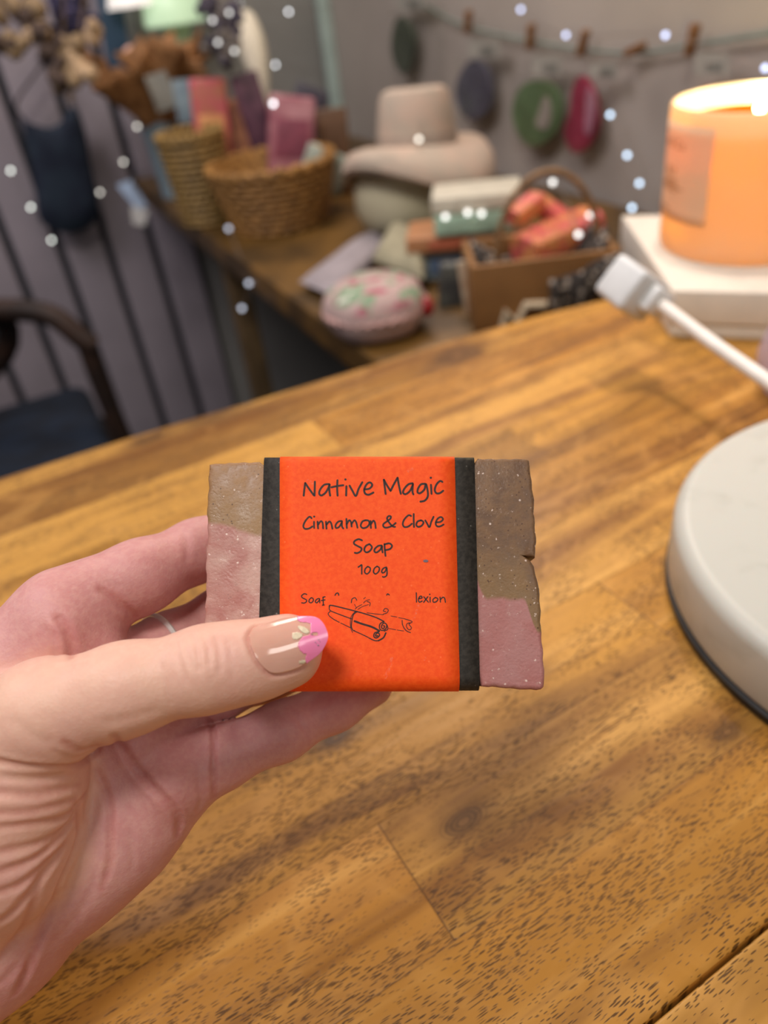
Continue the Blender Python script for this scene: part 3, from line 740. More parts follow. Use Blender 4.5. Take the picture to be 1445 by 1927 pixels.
crk = (tl(1230, 1927).y+tl(1445, 1730).y)/2          # the open crack between two boards
seam = (tl(700, 1535)+tl(850, 1760))/2
W_ = .0445
ROWOFF = crk
jr = math.floor((seam.y-crk+4.45)/W_); need = (-(seam.x+36.0)/.36) % 1.0
JOINT = (need-jr*.618) % 1.0
table = thing('table', (TO.x, TO.y+crk, TO.z), 'large golden brown planked wooden table under the hand', 'table')
base_v = Vector((0, crk, 0))
edge_px = [(0, 899), (120, 861), (240, 823), (370, 784), (500, 746), (690, 688), (900, 623), (1030, 588), (1150, 560)]
far = [tl(*p) for p in edge_px]
# the planks are turned by TROT about the room's axes: the root carries the rotation
poly = [(-.55, crk+.0006), (.69, crk+.0006), (.68, far[-1].y-.07)] + [(p.x, p.y) for p in far[::-1]] + [(-.38, far[0].y-.035), (-.55, far[0].y-.1)]
wm = wood('acacia_planks')
def tbuild(m, name, mat):
    o = m.build(name, mat, None, smooth=True, angle=30); o.parent = table
    for v in o.data.vertices: v.co = v.co-Vector((0, crk, 0))
    return o
m = MB(); m.prism(poly, -.028, 0, .0025); tbuild(m, 'tabletop', wm)
m = MB(); m.prism([(-.55, crk-.25), (.69, crk-.25), (.69, crk-.0005), (-.55, crk-.0005)], -.028, -.0003, .0012); tbuild(m, 'front_board', wm)
table.rotation_euler = (0, 0, TROT)
rp = Matrix.Rotation(TROT, 3, 'Z') @ base_v
table.location = (rp.x, rp.y, TABLE_Z)
for (lx, ly) in ((-.42, -.1), (.62, -.1), (-.30, .30), (.2, .40)):
    m = MB(); m.box((lx, ly, -.028-.361), (.06, .06, .722), bev=.004); tbuild(m, 'leg', wm)

# ================================================================== THINGS ON THE TABLE
# round stone-topped base with a black foot
DC = np.array([*((np.array([[math.cos(YAW), -math.sin(YAW)], [math.sin(YAW), math.cos(YAW)]])@np.array([.2166, .2094]))), TABLE_Z])
st = thing('round_stand', DC, 'thick round white stone stand on a thin black foot at the right edge', 'stand')
R0 = .1066
m = MB(); m.lathe([(R0-.004, 0), (R0-.0008, .0006), (R0, .002), (R0, .0045), (R0-.002, .0055)], DC, 128); m.build('black_foot', pm('black_rubber', '#141413', .5, .2, 300), st, label='thin black foot ring')
ts = NT('white_marble'); o = ts.obj(); n = ts.noise(o, 45, 5, .6, .6); n2 = ts.noise(o, 400, 3)
ts.set(Base_Color=ts.mix(ts.smooth(n, .5, .72), rgba('#b9bab2'), rgba('#abaca3')), Roughness=.42, Subsurface_Weight=.1, Subsurface_Scale=.004); ts.bump(n2, .08, .0003)
prof = [(R0-.004, .0050)]; prof.append((R0-.0015, .0054)); prof.append((R0-.0006, .0075)); Hs = .033
for k in range(13):
    a = k/12*math.pi/2; prof.append((R0-.0065-.001+.0065*math.cos(a), Hs-.0065+.0065*math.sin(a)))
prof.append((.0, Hs)); prof = [p for p in prof]
m = MB(); m.lathe(prof, DC, 128); m.build('stone_disc', ts.m, st)

# white box
BH = .033
bA, bB, bD = on_z(1265, 546, TABLE_Z+BH), on_z(1170, 405, TABLE_Z+BH), on_z(1445, 550, TABLE_Z+BH)
fd = (bD-bA)/np.linalg.norm(bD-bA)*.235; sd = (bB-bA)
def quad(k, z): c_ = bA+(fd+sd)/2; return [tuple((c_+(p-c_)*k)[:2]) for p in (bA, bA+fd, bA+fd+sd, bA+sd)]
wb = thing('white_box', (bA+(fd+sd)/2)*np.array([1, 1, 0])+np.array([0, 0, TABLE_Z]), 'flat white box under the lit candle', 'box')
wp = pm('white_card', '#d0cbbf', .55, .03, 60)
m = MB(); m.prism(quad(.985, 0), TABLE_Z+.0002, TABLE_Z+.0095, .001); m.build('box_base', wp, wb)
m = MB(); m.prism(quad(1, 0), TABLE_Z+.0097, TABLE_Z+BH, .0015); m.build('box_lid', wp, wb)

# candle in a frosted glass
CZ = TABLE_Z+.0332; CRr, CH = .06, .095; cc = np.array([.477, .404, CZ])
cand = thing('candle', cc, 'lit candle glowing orange in a frosted glass on the white box', 'candle')
gt = NT('frosted_glass'); gt.t.nodes.remove(gt.b)
tr = gt.node('ShaderNodeBsdfTranslucent'); tr.inputs[0].default_value = rgba('#ffecca')
df = gt.node('ShaderNodeBsdfDiffuse'); df.inputs[0].default_value = rgba('#f2e6d6')
gl = gt.node('ShaderNodeBsdfGlossy'); gl.inputs['Roughness'].default_value = .35
n = gt.noise(gt.obj(), 300, 2)
m1 = gt.node('ShaderNodeMixShader'); gt.put(m1.inputs[0], gt.smooth(n, .3, .7, .76, .82)); gt.t.links.new(df.outputs[0], m1.inputs[1]); gt.t.links.new(tr.outputs[0], m1.inputs[2])
m2 = gt.node('ShaderNodeMixShader'); m2.inputs[0].default_value = .06; gt.t.links.new(m1.outputs[0], m2.inputs[1]); gt.t.links.new(gl.outputs[0], m2.inputs[2])
gt.t.links.new(m2.outputs[0], gt.out.inputs[0])
def mix_mat(name, trc, dfc, f):
    g = NT(name); g.t.nodes.remove(g.b)
    a = g.node('ShaderNodeBsdfTranslucent'); g.put(a.inputs[0], g.mix(g.noise(g.obj(), 80, 2), rgba(trc), tuple(x*.95 for x in srgb(trc))+(1,)))
    b_ = g.node('ShaderNodeBsdfDiffuse'); b_.inputs[0].default_value = rgba(dfc)
    q = g.node('ShaderNodeMixShader'); q.inputs[0].default_value = f
    g.t.links.new(b_.outputs[0], q.inputs[1]); g.t.links.new(a.outputs[0], q.inputs[2]); g.t.links.new(q.outputs[0], g.out.inputs[0]); return g.m
WZ = .081                                            # wax level
m = MB()
outer = [(CRr-.006, 0), (CRr-.002, .001), (CRr-.0003, .004), (CRr, .008), (CRr, CH-.002), (CRr-.0006, CH-.0004), (CRr-.0018, CH), (CRr-.003, CH-.0006), (CRr-.0034, CH-.003), (CRr-.0034, .010), (CRr-.006, .0065), (0, .006)]
m.lathe(outer, cc, 128); m.build('glass_jar', gt.m, cand)
RW = CRr-.0036; MZ = .024
m = MB()
m.lathe([(0, .0062), (RW-.004, .0068), (RW, .0105), (RW, WZ-MZ)], cc, 96); m.f.pop(); m.mi.pop()
m.build('wax', mix_mat('pale_wax', '#ffeec8', '#fff0dc', .88), cand)
m = MB(); m.lathe([(RW, WZ-MZ), (RW, WZ), (RW-.001, WZ-.0008), (RW-.006, WZ-.0015), (0, WZ-.0018)], cc, 96); m.f.pop(); m.mi.pop()
mw = NT('melted_wax'); mw.t.nodes.remove(mw.b)
a_ = mw.node('ShaderNodeBsdfTranslucent'); mw.put(a_.inputs[0], mw.mix(mw.noise(mw.obj(), 80, 2), rgba('#ffbe2a'), rgba('#ffb622')))
b_ = mw.node('ShaderNodeBsdfTransparent'); b_.inputs[0].default_value = rgba('#ffd87a')
q_ = mw.node('ShaderNodeMixShader'); q_.inputs[0].default_value = .6; mw.t.links.new(a_.outputs[0], q_.inputs[1]); mw.t.links.new(b_.outputs[0], q_.inputs[2]); mw.t.links.new(q_.outputs[0], mw.out.inputs[0])
m.build('melted_wax', mw.m, cand, label='glowing orange melted wax layer')
wk = cc+np.array([-.004, .001, WZ-.0017])
m = MB(); m.tube(catmull([wk, wk+[0, 0, .004], wk+[.001, 0, .007]], 5), [.0010]*10+[.0008], 8); m.build('wick', pm('charred_wick', '#241a14', .9), cand)
fm = NT('flame'); e = fm.node('ShaderNodeEmission'); e.inputs[0].default_value = (1.0, .62, .22, 1); e.inputs[1].default_value = 60; fm.t.links.new(e.outputs[0], fm.out.inputs[0])
m = MB(); m.lathe([(0, 0), (.0026, .0015), (.0034, .004), (.0026, .007), (.0011, .010), (0, .012)], wk+[.0005, 0, .0045], 20, wob=None); m.build('flame', fm.m, cand)
# paper label on the glass, turned to the left
LA = math.atan2(-cc[1], -cc[0])
def cyl(a, z, r=CRr+.00025): return cc+np.array([r*math.cos(a), r*math.sin(a), z])
def ang_of(px, py):
    d = ray(px, py); o = CAM-cc; A = d[0]**2+d[1]**2; B = 2*(o[0]*d[0]+o[1]*d[1]); Cc = o[0]**2+o[1]**2-(CRr+.0002)**2
    D = B*B-4*A*Cc; tt = (-B-math.sqrt(max(D, 0)))/(2*A); p = o+d*tt; return math.atan2(p[1], p[0]) % (2*math.pi), p[2]
aR, zT = ang_of(1347, 243); _, zB = ang_of(1320, 428); a0, _ = ang_of(1262, 240)
aL = a0-.55 if ((a0-aR) < 0) else a0+.55
m = MB(); m.grid(lambda u, v: cyl(aL+(aR-aL)*u, zB+(zT-zB)*v), 40, 10)
lab = m.build('jar_label', mix_mat('label_paper', '#ffe9cf', '#ecd6b8', .42), cand); s_ = lab.modifiers.new('thickness', 'SOLIDIFY'); s_.thickness = .0001; s_.offset = 0
def text_on(s, size, place, name, mat, parent):
    cu = bpy.data.curves.new(name, 'FONT'); cu.body = s; cu.size = size; cu.resolution_u = 3
    tmp = bpy.data.objects.new(name, cu); COL.objects.link(tmp)
    dg = bpy.context.evaluated_depsgraph_get(); me_ = bpy.data.meshes.new_from_object(tmp.evaluated_get(dg))
    vs = [place(v.co.x, v.co.y) for v in me_.vertices]; fs = [tuple(p.vertices) for p in me_.polygons]
    bpy.data.objects.remove(tmp); bpy.data.curves.remove(cu); bpy.data.meshes.remove(me_)
    m = MB(); m.add(vs, fs); return m.build(name, mat, parent, smooth=False, fix=False)
lt_ = pm('faded_brown_print', '#a5733f', .6)
sg = 1 if aR > aL else -1
for (s, size, px, py, nm) in (('ker & Co', .0085, 1256, 262, 'script_lettering'), ('ILLY', .0082, 1256, 318, 'scent_lettering'), ('AMER', .0082, 1252, 338, 'scent_lettering')):
    a_, z_ = ang_of(px, py+5)
    text_on(s, size, lambda x, y: cyl(a_+sg*x/CRr, z_+y, CRr+.0005), nm, lt_, lab)
m = MB()
for (px, py, w) in ((1246, 335, .040), (1247, 341, .034), (1243, 375, .026)):
    a_, z_ = ang_of(px, py)
    m.grid(lambda u, v: cyl(a_+sg*u*w/CRr, z_+v*.0008, CRr+.0005), 20, 1)
m.build('fine_print', lt_, lab, fix=False)

# charging cable lying across, its plug end held up beside the box
ca = [(1243, 572, .452), (1285, 604, .437), (1340, 645, .418), (1400, 687, .398), (1460, 728, .378), (1540, 780, .355)]
P = [at(*c_) for c_ in ca]; P += [P[-1]+np.array([.07, -.05, -.008]), np.array([.47, .06, TABLE_Z+.006]), np.array([.54, .02, TABLE_Z+.0039]), np.array([.64, -.03, TABLE_Z+.0039])]
cable = thing('charging_cable', P[0], 'white charging cable with a chunky white plug beside the candle box', 'cable')
wp2 = pm('white_plastic', '#c6cacc', .38, .04, 60)
m = MB(); m.tube(catmull(P, 8), .0037, 16); m.build('cord', pm('white_rubber', '#dedbd5', .4, .04, 80), cable)
tdir = (P[1]-P[0])/np.linalg.norm(P[1]-P[0]); upv = np.array([0, 0, 1.]); sx = np.cross(tdir, upv); sx /= np.linalg.norm(sx); uz = np.cross(sx, tdir)
PM = Matrix((tuple(tdir), tuple(sx), tuple(uz))).transposed() @ Matrix.Rotation(math.radians(38), 3, 'X')
c0 = at(1188, 543, .462)
m = MB(); m.box(c0, (.029, .026, .026), bev=.0035, M=PM); m.build('plug', wp2, cable)
m = MB(); m.box(at(1232, 566, .455), (.012, .018, .016), bev=.0025, M=PM); m.build('connector', pm('white_gloss_plastic', '#d2d6d8', .25, .03, 60), cable)

# a clear lilac pouch cut off by the right edge
vp = on_z(1478, 738, TABLE_Z)
cp = thing('clear_pouch', (vp[0], vp[1], TABLE_Z), 'clear lilac tinted pouch cut off by the right edge behind the cable', 'pouch')
fq = NT('lilac_film'); n = fq.noise(fq.obj(), 60, 2)
fq.set(Base_Color=fq.mix(n, rgba('#cfc3cc'), rgba('#bfa9c4')), Roughness=.25, Alpha=fq.smooth(n, .3, .7, .45, .7))
m = MB(); m.lathe([(.004, 0), (.012, .001), (.0175, .010), (.0180, .024), (.014, .040), (.008, .052), (.0065, .060), (.009, .066)], (vp[0], vp[1], TABLE_Z), 40, wob=lambda r, z, a: (r*(1+.06*math.sin(4*a)), z)); m.build('pouch_film', fq.m, cp)
m = MB(); m.tube([np.array([vp[0]+.0078*math.cos(a), vp[1]+.0078*math.sin(a), TABLE_Z+.055]) for a in np.linspace(0, 6.283, 30, endpoint=False)], .0012, 8, closed=True); m.build('pink_tie', pm('pink_ribbon', '#cf94a8', .6), cp, label='pink ribbon tie')

# ================================================================== THE ROOM
WX, WY = .74, 1.75
def struct(o): o['kind'] = 'structure'; return o
m = MB(); m.box((0, .6, -.02), (5, 5, .04)); struct(m.build('floor', pm('dark_floor', '#4b4d52', .6, .2, 6, bump=.2), None))
m = MB(); m.box((WX+.03, .2, 1.25), (.06, 3.1, 2.5)); struct(m.build('wall_right', pm('mauve_grey_plaster', '#a0978f', .8, .06, 5), None))
m = MB(); m.box((-.6, WY+.05, 1.25), (2.74, .06, 2.5)); wb_ = struct(m.build('wall_back', pm('grey_backing', '#86847f', .8, .08, 6), None))
# upright boards with dark gaps
def bX(px, py): return on(px, py, 1, WY)[0]
gaps = [bX(55, 560), bX(148, 600), bX(245, 580), bX(332, 610)]
pitch = (gaps[3]-gaps[0])/3
m = MB()
for k in range(-9, 4):
    x0 = gaps[0]+pitch*k; m.box((x0+pitch/2, WY+.01, 1.25), (pitch-.016, .022, 2.5), bev=.004)
cl_ = struct(m.build('trim_1', pm('lilac_grey_boards', '#988f96', .6, .06, 9), None))
m = MB(); m.box(((gaps[0]-9*pitch+gaps[0]+4*pitch)/2, WY+.0188, 1.25), (13*pitch, .002, 2.5)); struct(m.build('gap_shade_sheet', pm('painted_gap_shade', '#33353b', .8), None))  # dark sheet added behind the boards, paints the shade into their gaps
m = MB(); p_ = on(690, 120, 1, WY-.02); m.box((WX-.012, WY-.012, 1.25), (.024, .024, 2.5), bev=.003); struct(m.build('trim_2', pm('mint_corner_post', '#a9bab2', .55, .05, 20), None))

# ------------------------------------------------------------------ side table along the right wall
sh = thing('side_table', (.5, 1.1, 0), 'dark brown side table along the wall, crowded with baskets and boxes', 'side table')
dk = pm('dark_stained_wood', '#4f3a1c', .45, .3, 14, col2='#6b4d22')
m = MB(); m.box((.495, 1.125, SHELF_Z-.017), (.47, 1.19, .034), bev=.003); m.build('tabletop', dk, sh)
m = MB(); m.box((.30, 1.10, SHELF_Z-.034-.02), (.02, 1.05, .04), bev=.002); m.box((.69, 1.10, SHELF_Z-.054), (.02, 1.05, .04), bev=.002); m.build('apron', dk, sh)
lg = on(452, 560, 0, .30)
for (x, y) in ((.30, lg[1]), (.30, .58), (.69, .58), (.69, 1.66)):
    m = MB(); m.box((x, y, (SHELF_Z-.034)/2), (.034, .034, SHELF_Z-.034), bev=.003); m.build('leg', pm('worn_brown_leg', '#5d4a30', .6, .2, 30), sh)

# ------------------------------------------------------------------ wicker baskets
wick = pm('brown_wicker', '#8a6230', .6, .35, 160, col2='#a87a3e'); wick2 = pm('golden_wicker', '#7d6232', .6, .35, 160, col2='#9a7a40')
def basket(name, c, rx, ry, h, label, mat, group, handle=None, flare=1.15):
    b_ = thing(name, c, label, 'basket', group)
    m = MB(); m.lathe([(.82*rx, 0), (.86*rx, .003), (flare*rx*.985, h), (flare*rx*.94, h), (.8*rx, .006), (0, .006)], c, 48, 1, ry/rx); m.build('basket_wall', mat, b_)
    m = MB(); rows = max(5, int(h/.0085))
    for k in range(rows):
        z = h*(k+.5)/rows; r = rx*(.86+(flare-.86)*z/h)+.001
        m.tube([np.array(c)+[r*math.cos(a)*(1+.018*math.sin(20*a+math.pi*k)), ry/rx*r*math.sin(a)*(1+.018*math.sin(20*a+math.pi*k)), z] for a in np.linspace(0, 2*math.pi, 120, endpoint=False)], h/rows*.52, 6, closed=True)
    m.build('weave', mat, b_)
    m = MB(); r = rx*flare
    m.tube([np.array(c)+[r*math.cos(a), ry/rx*r*math.sin(a), h+.002*math.sin(24*a)] for a in np.linspace(0, 2*math.pi, 96, endpoint=False)], .006, 8, closed=True); m.build('rim', mat, b_)
    if handle:
        m = MB(); m.tube([np.array(c)+[rx*flare*math.cos(a), 0, h+handle*math.sin(a)] for a in np.linspace(0, math.pi, 30)], .005, 8); m.build('handle', mat, b_)
    return b_
p = on_z(535, 446, SHELF_Z); u_ = p[:2]/np.linalg.norm(p[:2])
bc1 = np.array([p[0]+u_[0]*.078, p[1]+u_[1]*.078, SHELF_Z])
basket('wicker_basket', bc1, .078, .078, .085, 'wide round wicker basket of wrapped packs left of the hats', wick, None)
p = on_z(396, 432, SHELF_Z); u_ = p[:2]/np.linalg.norm(p[:2])
bc2 = np.array([p[0]+u_[0]*.05+.002, p[1]+u_[1]*.05, SHELF_Z])
basket('wicker_basket', bc2, .040, .040, .125, 'tall narrow wicker basket at the far left of the side table', wick2, None)

# ------------------------------------------------------------------ packets standing in the baskets
def slab(name, px0, px1, py0, py1, depth, col, label, cat, tilt=0.0, th=.016, yaw=0.0, col2=None, scale=60, group=None, extra=None):
    """a standing packet whose face covers these photo pixels when seen at that distance"""
    c = at((px0+px1)/2, (py0+py1)/2, depth); w = (px1-px0)*depth/F_PX; h = (py1-py0)*depth/F_PX/.88
    yw = math.atan2(c[0], c[1])
    R = Matrix.Rotation(-yw+yaw, 3, 'Z') @ Matrix.Rotation(math.radians(-8), 3, 'X') @ Matrix.Rotation(tilt, 3, 'Y')
    base = c-np.array(R @ Vector((0, 0, h/2)))
    t_ = thing(name, base, label, cat, group)
    m = MB(); m.box(c, (w, th, h), bev=min(w, th, h)*.25, M=R); m.build('wrapper', pm(name+'_'+col.strip('#'), col, .4, .15, scale, col2), t_)
    if extra:
        m = MB(); m.box(c-np.array(R @ Vector((0, th/2, -h*.05))), (w*.72, .002, h*.42), bev=.0008, M=R); m.build('printed_panel', pm('panel_'+extra.strip('#'), extra, .5, .15, 90), t_)
    return t_
d2 = np.linalg.norm((bc2-CAM)@ROT[:, 2]); d1 = np.linalg.norm((bc1-CAM)@ROT[:, 2])
slab('wrapped_pack', 372, 438, 180, 395, d2-.015, '#b3684f', 'orange pink wrapped pack leaning in the tall wicker basket', 'pack', .12, .02, 0, '#b54a58', 40, None, '#c88a55')
slab('wrapped_pack', 425, 476, 205, 330, d2+.005, '#b4755a', 'salmon wrapped pack behind the orange pack', 'pack', -.1, .016, 0, '#c98a66', 50)
slab('wrapped_pack', 505, 590, 200, 340, d1+.0, '#96505e', 'magenta pink pack with dark corners standing in the wide basket', 'pack', .25, .02, .2, '#b07e84', 26, None, '#7e4050')
slab('wrapped_pack', 470, 522, 165, 370, d1+.035, '#4b2a3a', 'dark plum pack behind the magenta pack', 'pack', -.12, .018, 0, '#5e3a48', 40)
slab('wrapped_pack', 545, 608, 172, 250, d1+.045, '#3a3540', 'charcoal corner of a pack poking up behind the magenta pack', 'pack', .5, .014)
slab('wrapped_pack', 568, 652, 288, 352, d1+.0, '#8f9c8e', 'pale green pack lying in the right of the wide basket', 'pack', .5, .018, 0, '#a3a99c', 40)
slab('wooden_board', 602, 660, 225, 380, d1+.075, '#5d4028', 'dark brown board standing behind the wide basket', 'board', .05, .012)
slab('wrapped_pack', 535, 585, 335, 372, d1-.03, '#b98a62', 'small peach pack lying at the front of the wide basket', 'pack', -.2, .014, 0, '#d1a888', 60)

# ------------------------------------------------------------------ pale blue pail wrapped round with kraft paper
p = on_z(330, 376, SHELF_Z); pc = np.array([p[0]+.01, p[1]+.028, SHELF_Z])
pail = thing('pail', pc, 'pale blue pail at the far end of the side table', 'pail')
pb = pm('pale_blue_enamel', '#8fa6b4', .4, .06, 30)
m = MB(); m.lathe([(.022, 0), (.024, .001), (.032, .135), (.0335, .137), (.0315, .137), (.030, .134), (.022, .004), (0, .004)], pc, 48); m.build('pail_body', pb, pail)
m = MB(); m.tube([pc+[.033*math.cos(a), .033*math.sin(a), .137] for a in np.linspace(0, 6.283, 48, endpoint=False)], .002, 8, closed=True); m.build('rim', pb, pail)
kr = thing('kraft_paper', pc+[0, 0, .12], 'crumpled brown kraft paper flaring out of the pale blue pail', 'paper')
rng = np.random.RandomState(3)
def crumple(c, r0, r1, h, seed, seg=64, lob=5, amp=.25):
    r_ = np.random.RandomState(seed); ph = r_.rand(6)*6.28
    m = MB()
    def wob(r, z, a):
        f = z/h; k = 1+amp*f*(math.sin(lob*a+ph[0])+.5*math.sin(2*lob*a+ph[1]+3*f)+.4*math.sin(13*a+ph[2]+5*f))
        return r*k, z+.22*h*f*math.sin(3*a+ph[3])+.08*h*f*math.sin(9*a+ph[4])
    prof = [(r0+(r1-r0)*(i/9)**1.3, h*i/9) for i in range(10)]
    m.lathe(prof, c, seg, wob=wob); m.f = m.f[:-2]; m.mi = m.mi[:-2]
    return m
kp = pm('kraft_paper', '#8a5f38', .7, .2, 60, '#a5764a')
o_ = crumple(pc+[0, 0, .11], .028, .090, .105, 5).build('paper_sheet', kp, kr, angle=25); s_ = o_.modifiers.new('thickness', 'SOLIDIFY'); s_.thickness = .0012
o_ = crumple(pc+[.04, .0, .10], .024, .060, .115, 9).build('paper_sheet', kp, kr, angle=25); s_ = o_.modifiers.new('thickness', 'SOLIDIFY'); s_.thickness = .0012
dk_ = (pc-CAM)@ROT[:, 2]*-1
slab('gift_card', 330, 388, 158, 222, dk_-.165, '#7f929c', 'square blue grey card in front of the kraft paper', 'card', .08, .004, .1, '#93a4aa', 30)
slab('gift_card', 284, 325, 145, 200, dk_-.155, '#8d8a80', 'small taupe card left of the blue grey card', 'card', -.15, .004, 0, '#9c998e', 30)
b_ = thing('pompom', at(248, 112, dk_+.02), 'pale pink pompom beside the kraft paper', 'pompom')
m = MB(); m.ball(at(250, 110, dk_-.06), .017, 3, (1, 1, 1.15)); m.build('pompom_head', pm('pale_pink_fluff', '#dcae9c', .9, .1, 120), b_)
m = MB(); m.tube([at(250, 120, dk_-.06), at(285, 220, dk_-.055), pc+[-.02, -.03, .10]], .0012, 6); m.build('stem', kp, b_)

# ------------------------------------------------------------------ mushroom lamps behind
def mush(name, px, py, wpx, hpx, depth, label, col, em):
    c = at(px, py+hpx/2, depth); r = wpx*depth/F_PX/2; h = hpx*depth/F_PX*1.05
    t_ = thing(name, (c[0], c[1], SHELF_Z), label, 'lamp')
    g = NT('shade_'+name+col.strip('#')); g.set(Base_Color=g.mix(g.noise(g.obj(), 20, 2), rgba(col), rgba(col)), Roughness=.35)
    g.b.inputs['Emission Color'].default_value = rgba(col); g.b.inputs['Emission Strength'].default_value = em
    m = MB(); m.lathe([(r*.94, 0), (r, .003)]+[(r*math.cos(a), h*math.sin(a)*.98) for a in np.linspace(.1, 1.56, 14)]+[(0, h*.98)], c, 48); m.build('dome_shade', g.m, t_)
    hz = c[2]-SHELF_Z
    pe = pm('pale_stem_'+col.strip('#'), col, .4, .05, 20)
    m = MB(); m.lathe([(r*.30, .012), (r*.26, hz*.3), (r*.36, hz*.9), (r*.5, hz)], (c[0], c[1], SHELF_Z), 32); m.build('stem', pe, t_)
    m = MB(); m.lathe([(r*.62, 0), (r*.65, .006), (r*.55, .012), (r*.3, .014)], (c[0], c[1], SHELF_Z), 32); m.build('base', pe, t_)
    return t_
mush('mushroom_lamp', 332, 4, 116, 84, 1.43, 'lit mint green mushroom lamp above the kraft paper', '#b9d4b0', .55)
pc_ = at(255, 12, 1.40)
pd_ = thing('pendant_lamp', pc_, 'white lampshade cut off by the top edge beside the mint lamp', 'lamp')
sg_ = NT('white_shade'); sg_.set(Base_Color=sg_.mix(sg_.noise(sg_.obj(), 30, 2), rgba('#e8e4dc'), rgba('#f0ece4')), Roughness=.5); sg_.b.inputs['Emission Color'].default_value = (1, .97, .92, 1); sg_.b.inputs['Emission Strength'].default_value = .35
m = MB(); m.lathe([(.052, 0), (.050, .002), (.034, .06), (.032, .06), (.048, .002)], pc_, 40, close=True); m.build('shade', sg_.m, pd_)
m = MB(); m.lathe([(0, .058), (.033, .058), (.033, .061), (.006, .064), (0, .07)], pc_, 24); m.build('cap', sg_.m, pd_)
m = MB(); m.tube([pc_+[0, 0, .06], pc_+[0, 0, 1.4]], .002, 8); m.build('cord', pm('white_flex', '#d8d4cc', .5), pd_)

# ------------------------------------------------------------------ hats and pot
felt = pm('beige_felt', '#b3a595', .85, .07, 30, '#b9a392'); cream = pm('cream_ceramic', '#b5ae93', .5, .05, 15)
p = on_z(742, 452, SHELF_Z); u_ = p[:2]/np.linalg.norm(p[:2]); PR_ = .070
hc = np.array([p[0]+u_[0]*PR_*.75+.016, p[1]+u_[1]*PR_*.75-.022, SHELF_Z])
pot = thing('round_pot', hc, 'cream rounded pot carrying the beige hat', 'pot')
m = MB(); m.lathe([(.040, 0), (.052, .004), (.064, .016), (.070, .034), (.070, .052), (.066, .070), (.062, .078), (.058, .078), (.060, .066), (.060, .030), (.04, .008), (0, .008)], hc, 64); m.build('pot_body', cream, pot)
m = MB(); m.tube([hc+[.061*math.cos(a), .061*math.sin(a), .078] for a in np.linspace(0, 6.283, 64, endpoint=False)], .004, 8, closed=True); m.build('rim', cream, pot)
hz = hc+[.018, -.004, .086]
hat = thing('hat', hz, 'beige felt hat with a wavy brim on the cream pot', 'hat')
TL_ = Matrix.Rotation(math.radians(-5), 3, 'X') @ Matrix.Rotation(math.radians(4), 3, 'Y')
def hw(r, z, a): return (r*(1+.04*math.sin(2*a+.6)), z+.018*max(0, (r-.05)/.05)*math.sin(2*a+.9))
m = MB(); m.lathe([(.052, .016), (.049, .045), (.044, .072), (.040, .079), (.032, .082), (0, .081)], hz, 64, M=TL_); m.build('crown', felt, hat)
m = MB(); m.lathe([(.044, .022), (.052, .019), (.075, .014), (.092, .006), (.100, -.006), (.101, -.016), (.096, -.020), (.088, -.012), (.072, -.001), (.05, .006), (.044, .008)], hz, 96, M=TL_, wob=hw, close=True); m.build('brim', felt, hat)
m = MB(); m.lathe([(.0525, .019), (.0512, .030), (.0502, .030), (.0515, .019)], hz, 64, M=TL_, close=True); m.build('hat_band', pm('taupe_ribbon', '#9c8d80', .7), hat)

# ------------------------------------------------------------------ stack of boxes
def carton(px, py, z0, h, w, d, rz, name, label, col, lid=None, gl=.5, extra=None, cat='box'):
    c = on_z(px, py, z0); u_ = c[:2]/np.linalg.norm(c[:2]); c = np.array([c[0]+u_[0]*d/2, c[1]+u_[1]*d/2, z0])
    t_ = thing(name, c, label, cat)
    hl = h*(.42 if lid else 0)
    m = MB(); m.box(c+[0, 0, (h-hl)/2], (w, d, h-hl-.0004), rz, .0025); m.build('box_body', pm(name+col.strip('#'), col, gl, .1, 40), t_)
    if lid: m = MB(); m.box(c+[0, 0, h-hl/2], (w+.003, d+.003, hl), rz, .003); m.build('lid', pm('lid_'+lid.strip('#'), lid, .5, .05, 40), t_)
    if extra: 
        R = Matrix.Rotation(rz, 3, 'Z'); m = MB(); m.box(c+np.array(R @ Vector((0, -d/2-.0006, (h-hl)*.5))), (w*.5, .001, (h-hl)*.55), rz, .0003); m.build('printed_panel', pm('panel_'+extra.strip('#'), extra, .5), t_)
    return t_, c
bz = SHELF_Z; ry_ = math.radians(-32)
carton(846, 527, bz, .034, .078, .06, ry_, 'soap_carton', 'pale blue carton, lowest of the stack behind the pink pouch', '#8fa3ae', extra='#5f7596')
carton(852, 474, bz+.0345, .018, .098, .068, ry_, 'soap_carton', 'terracotta carton between the pale blue and green boxes', '#a87650', extra='#b5654a')
carton(900, 440, bz+.053, .040, .092, .06, ry_, 'lidded_box', 'glossy green box with a cream lid topping the stack', '#a3c0aa', '#c4beac', .25)

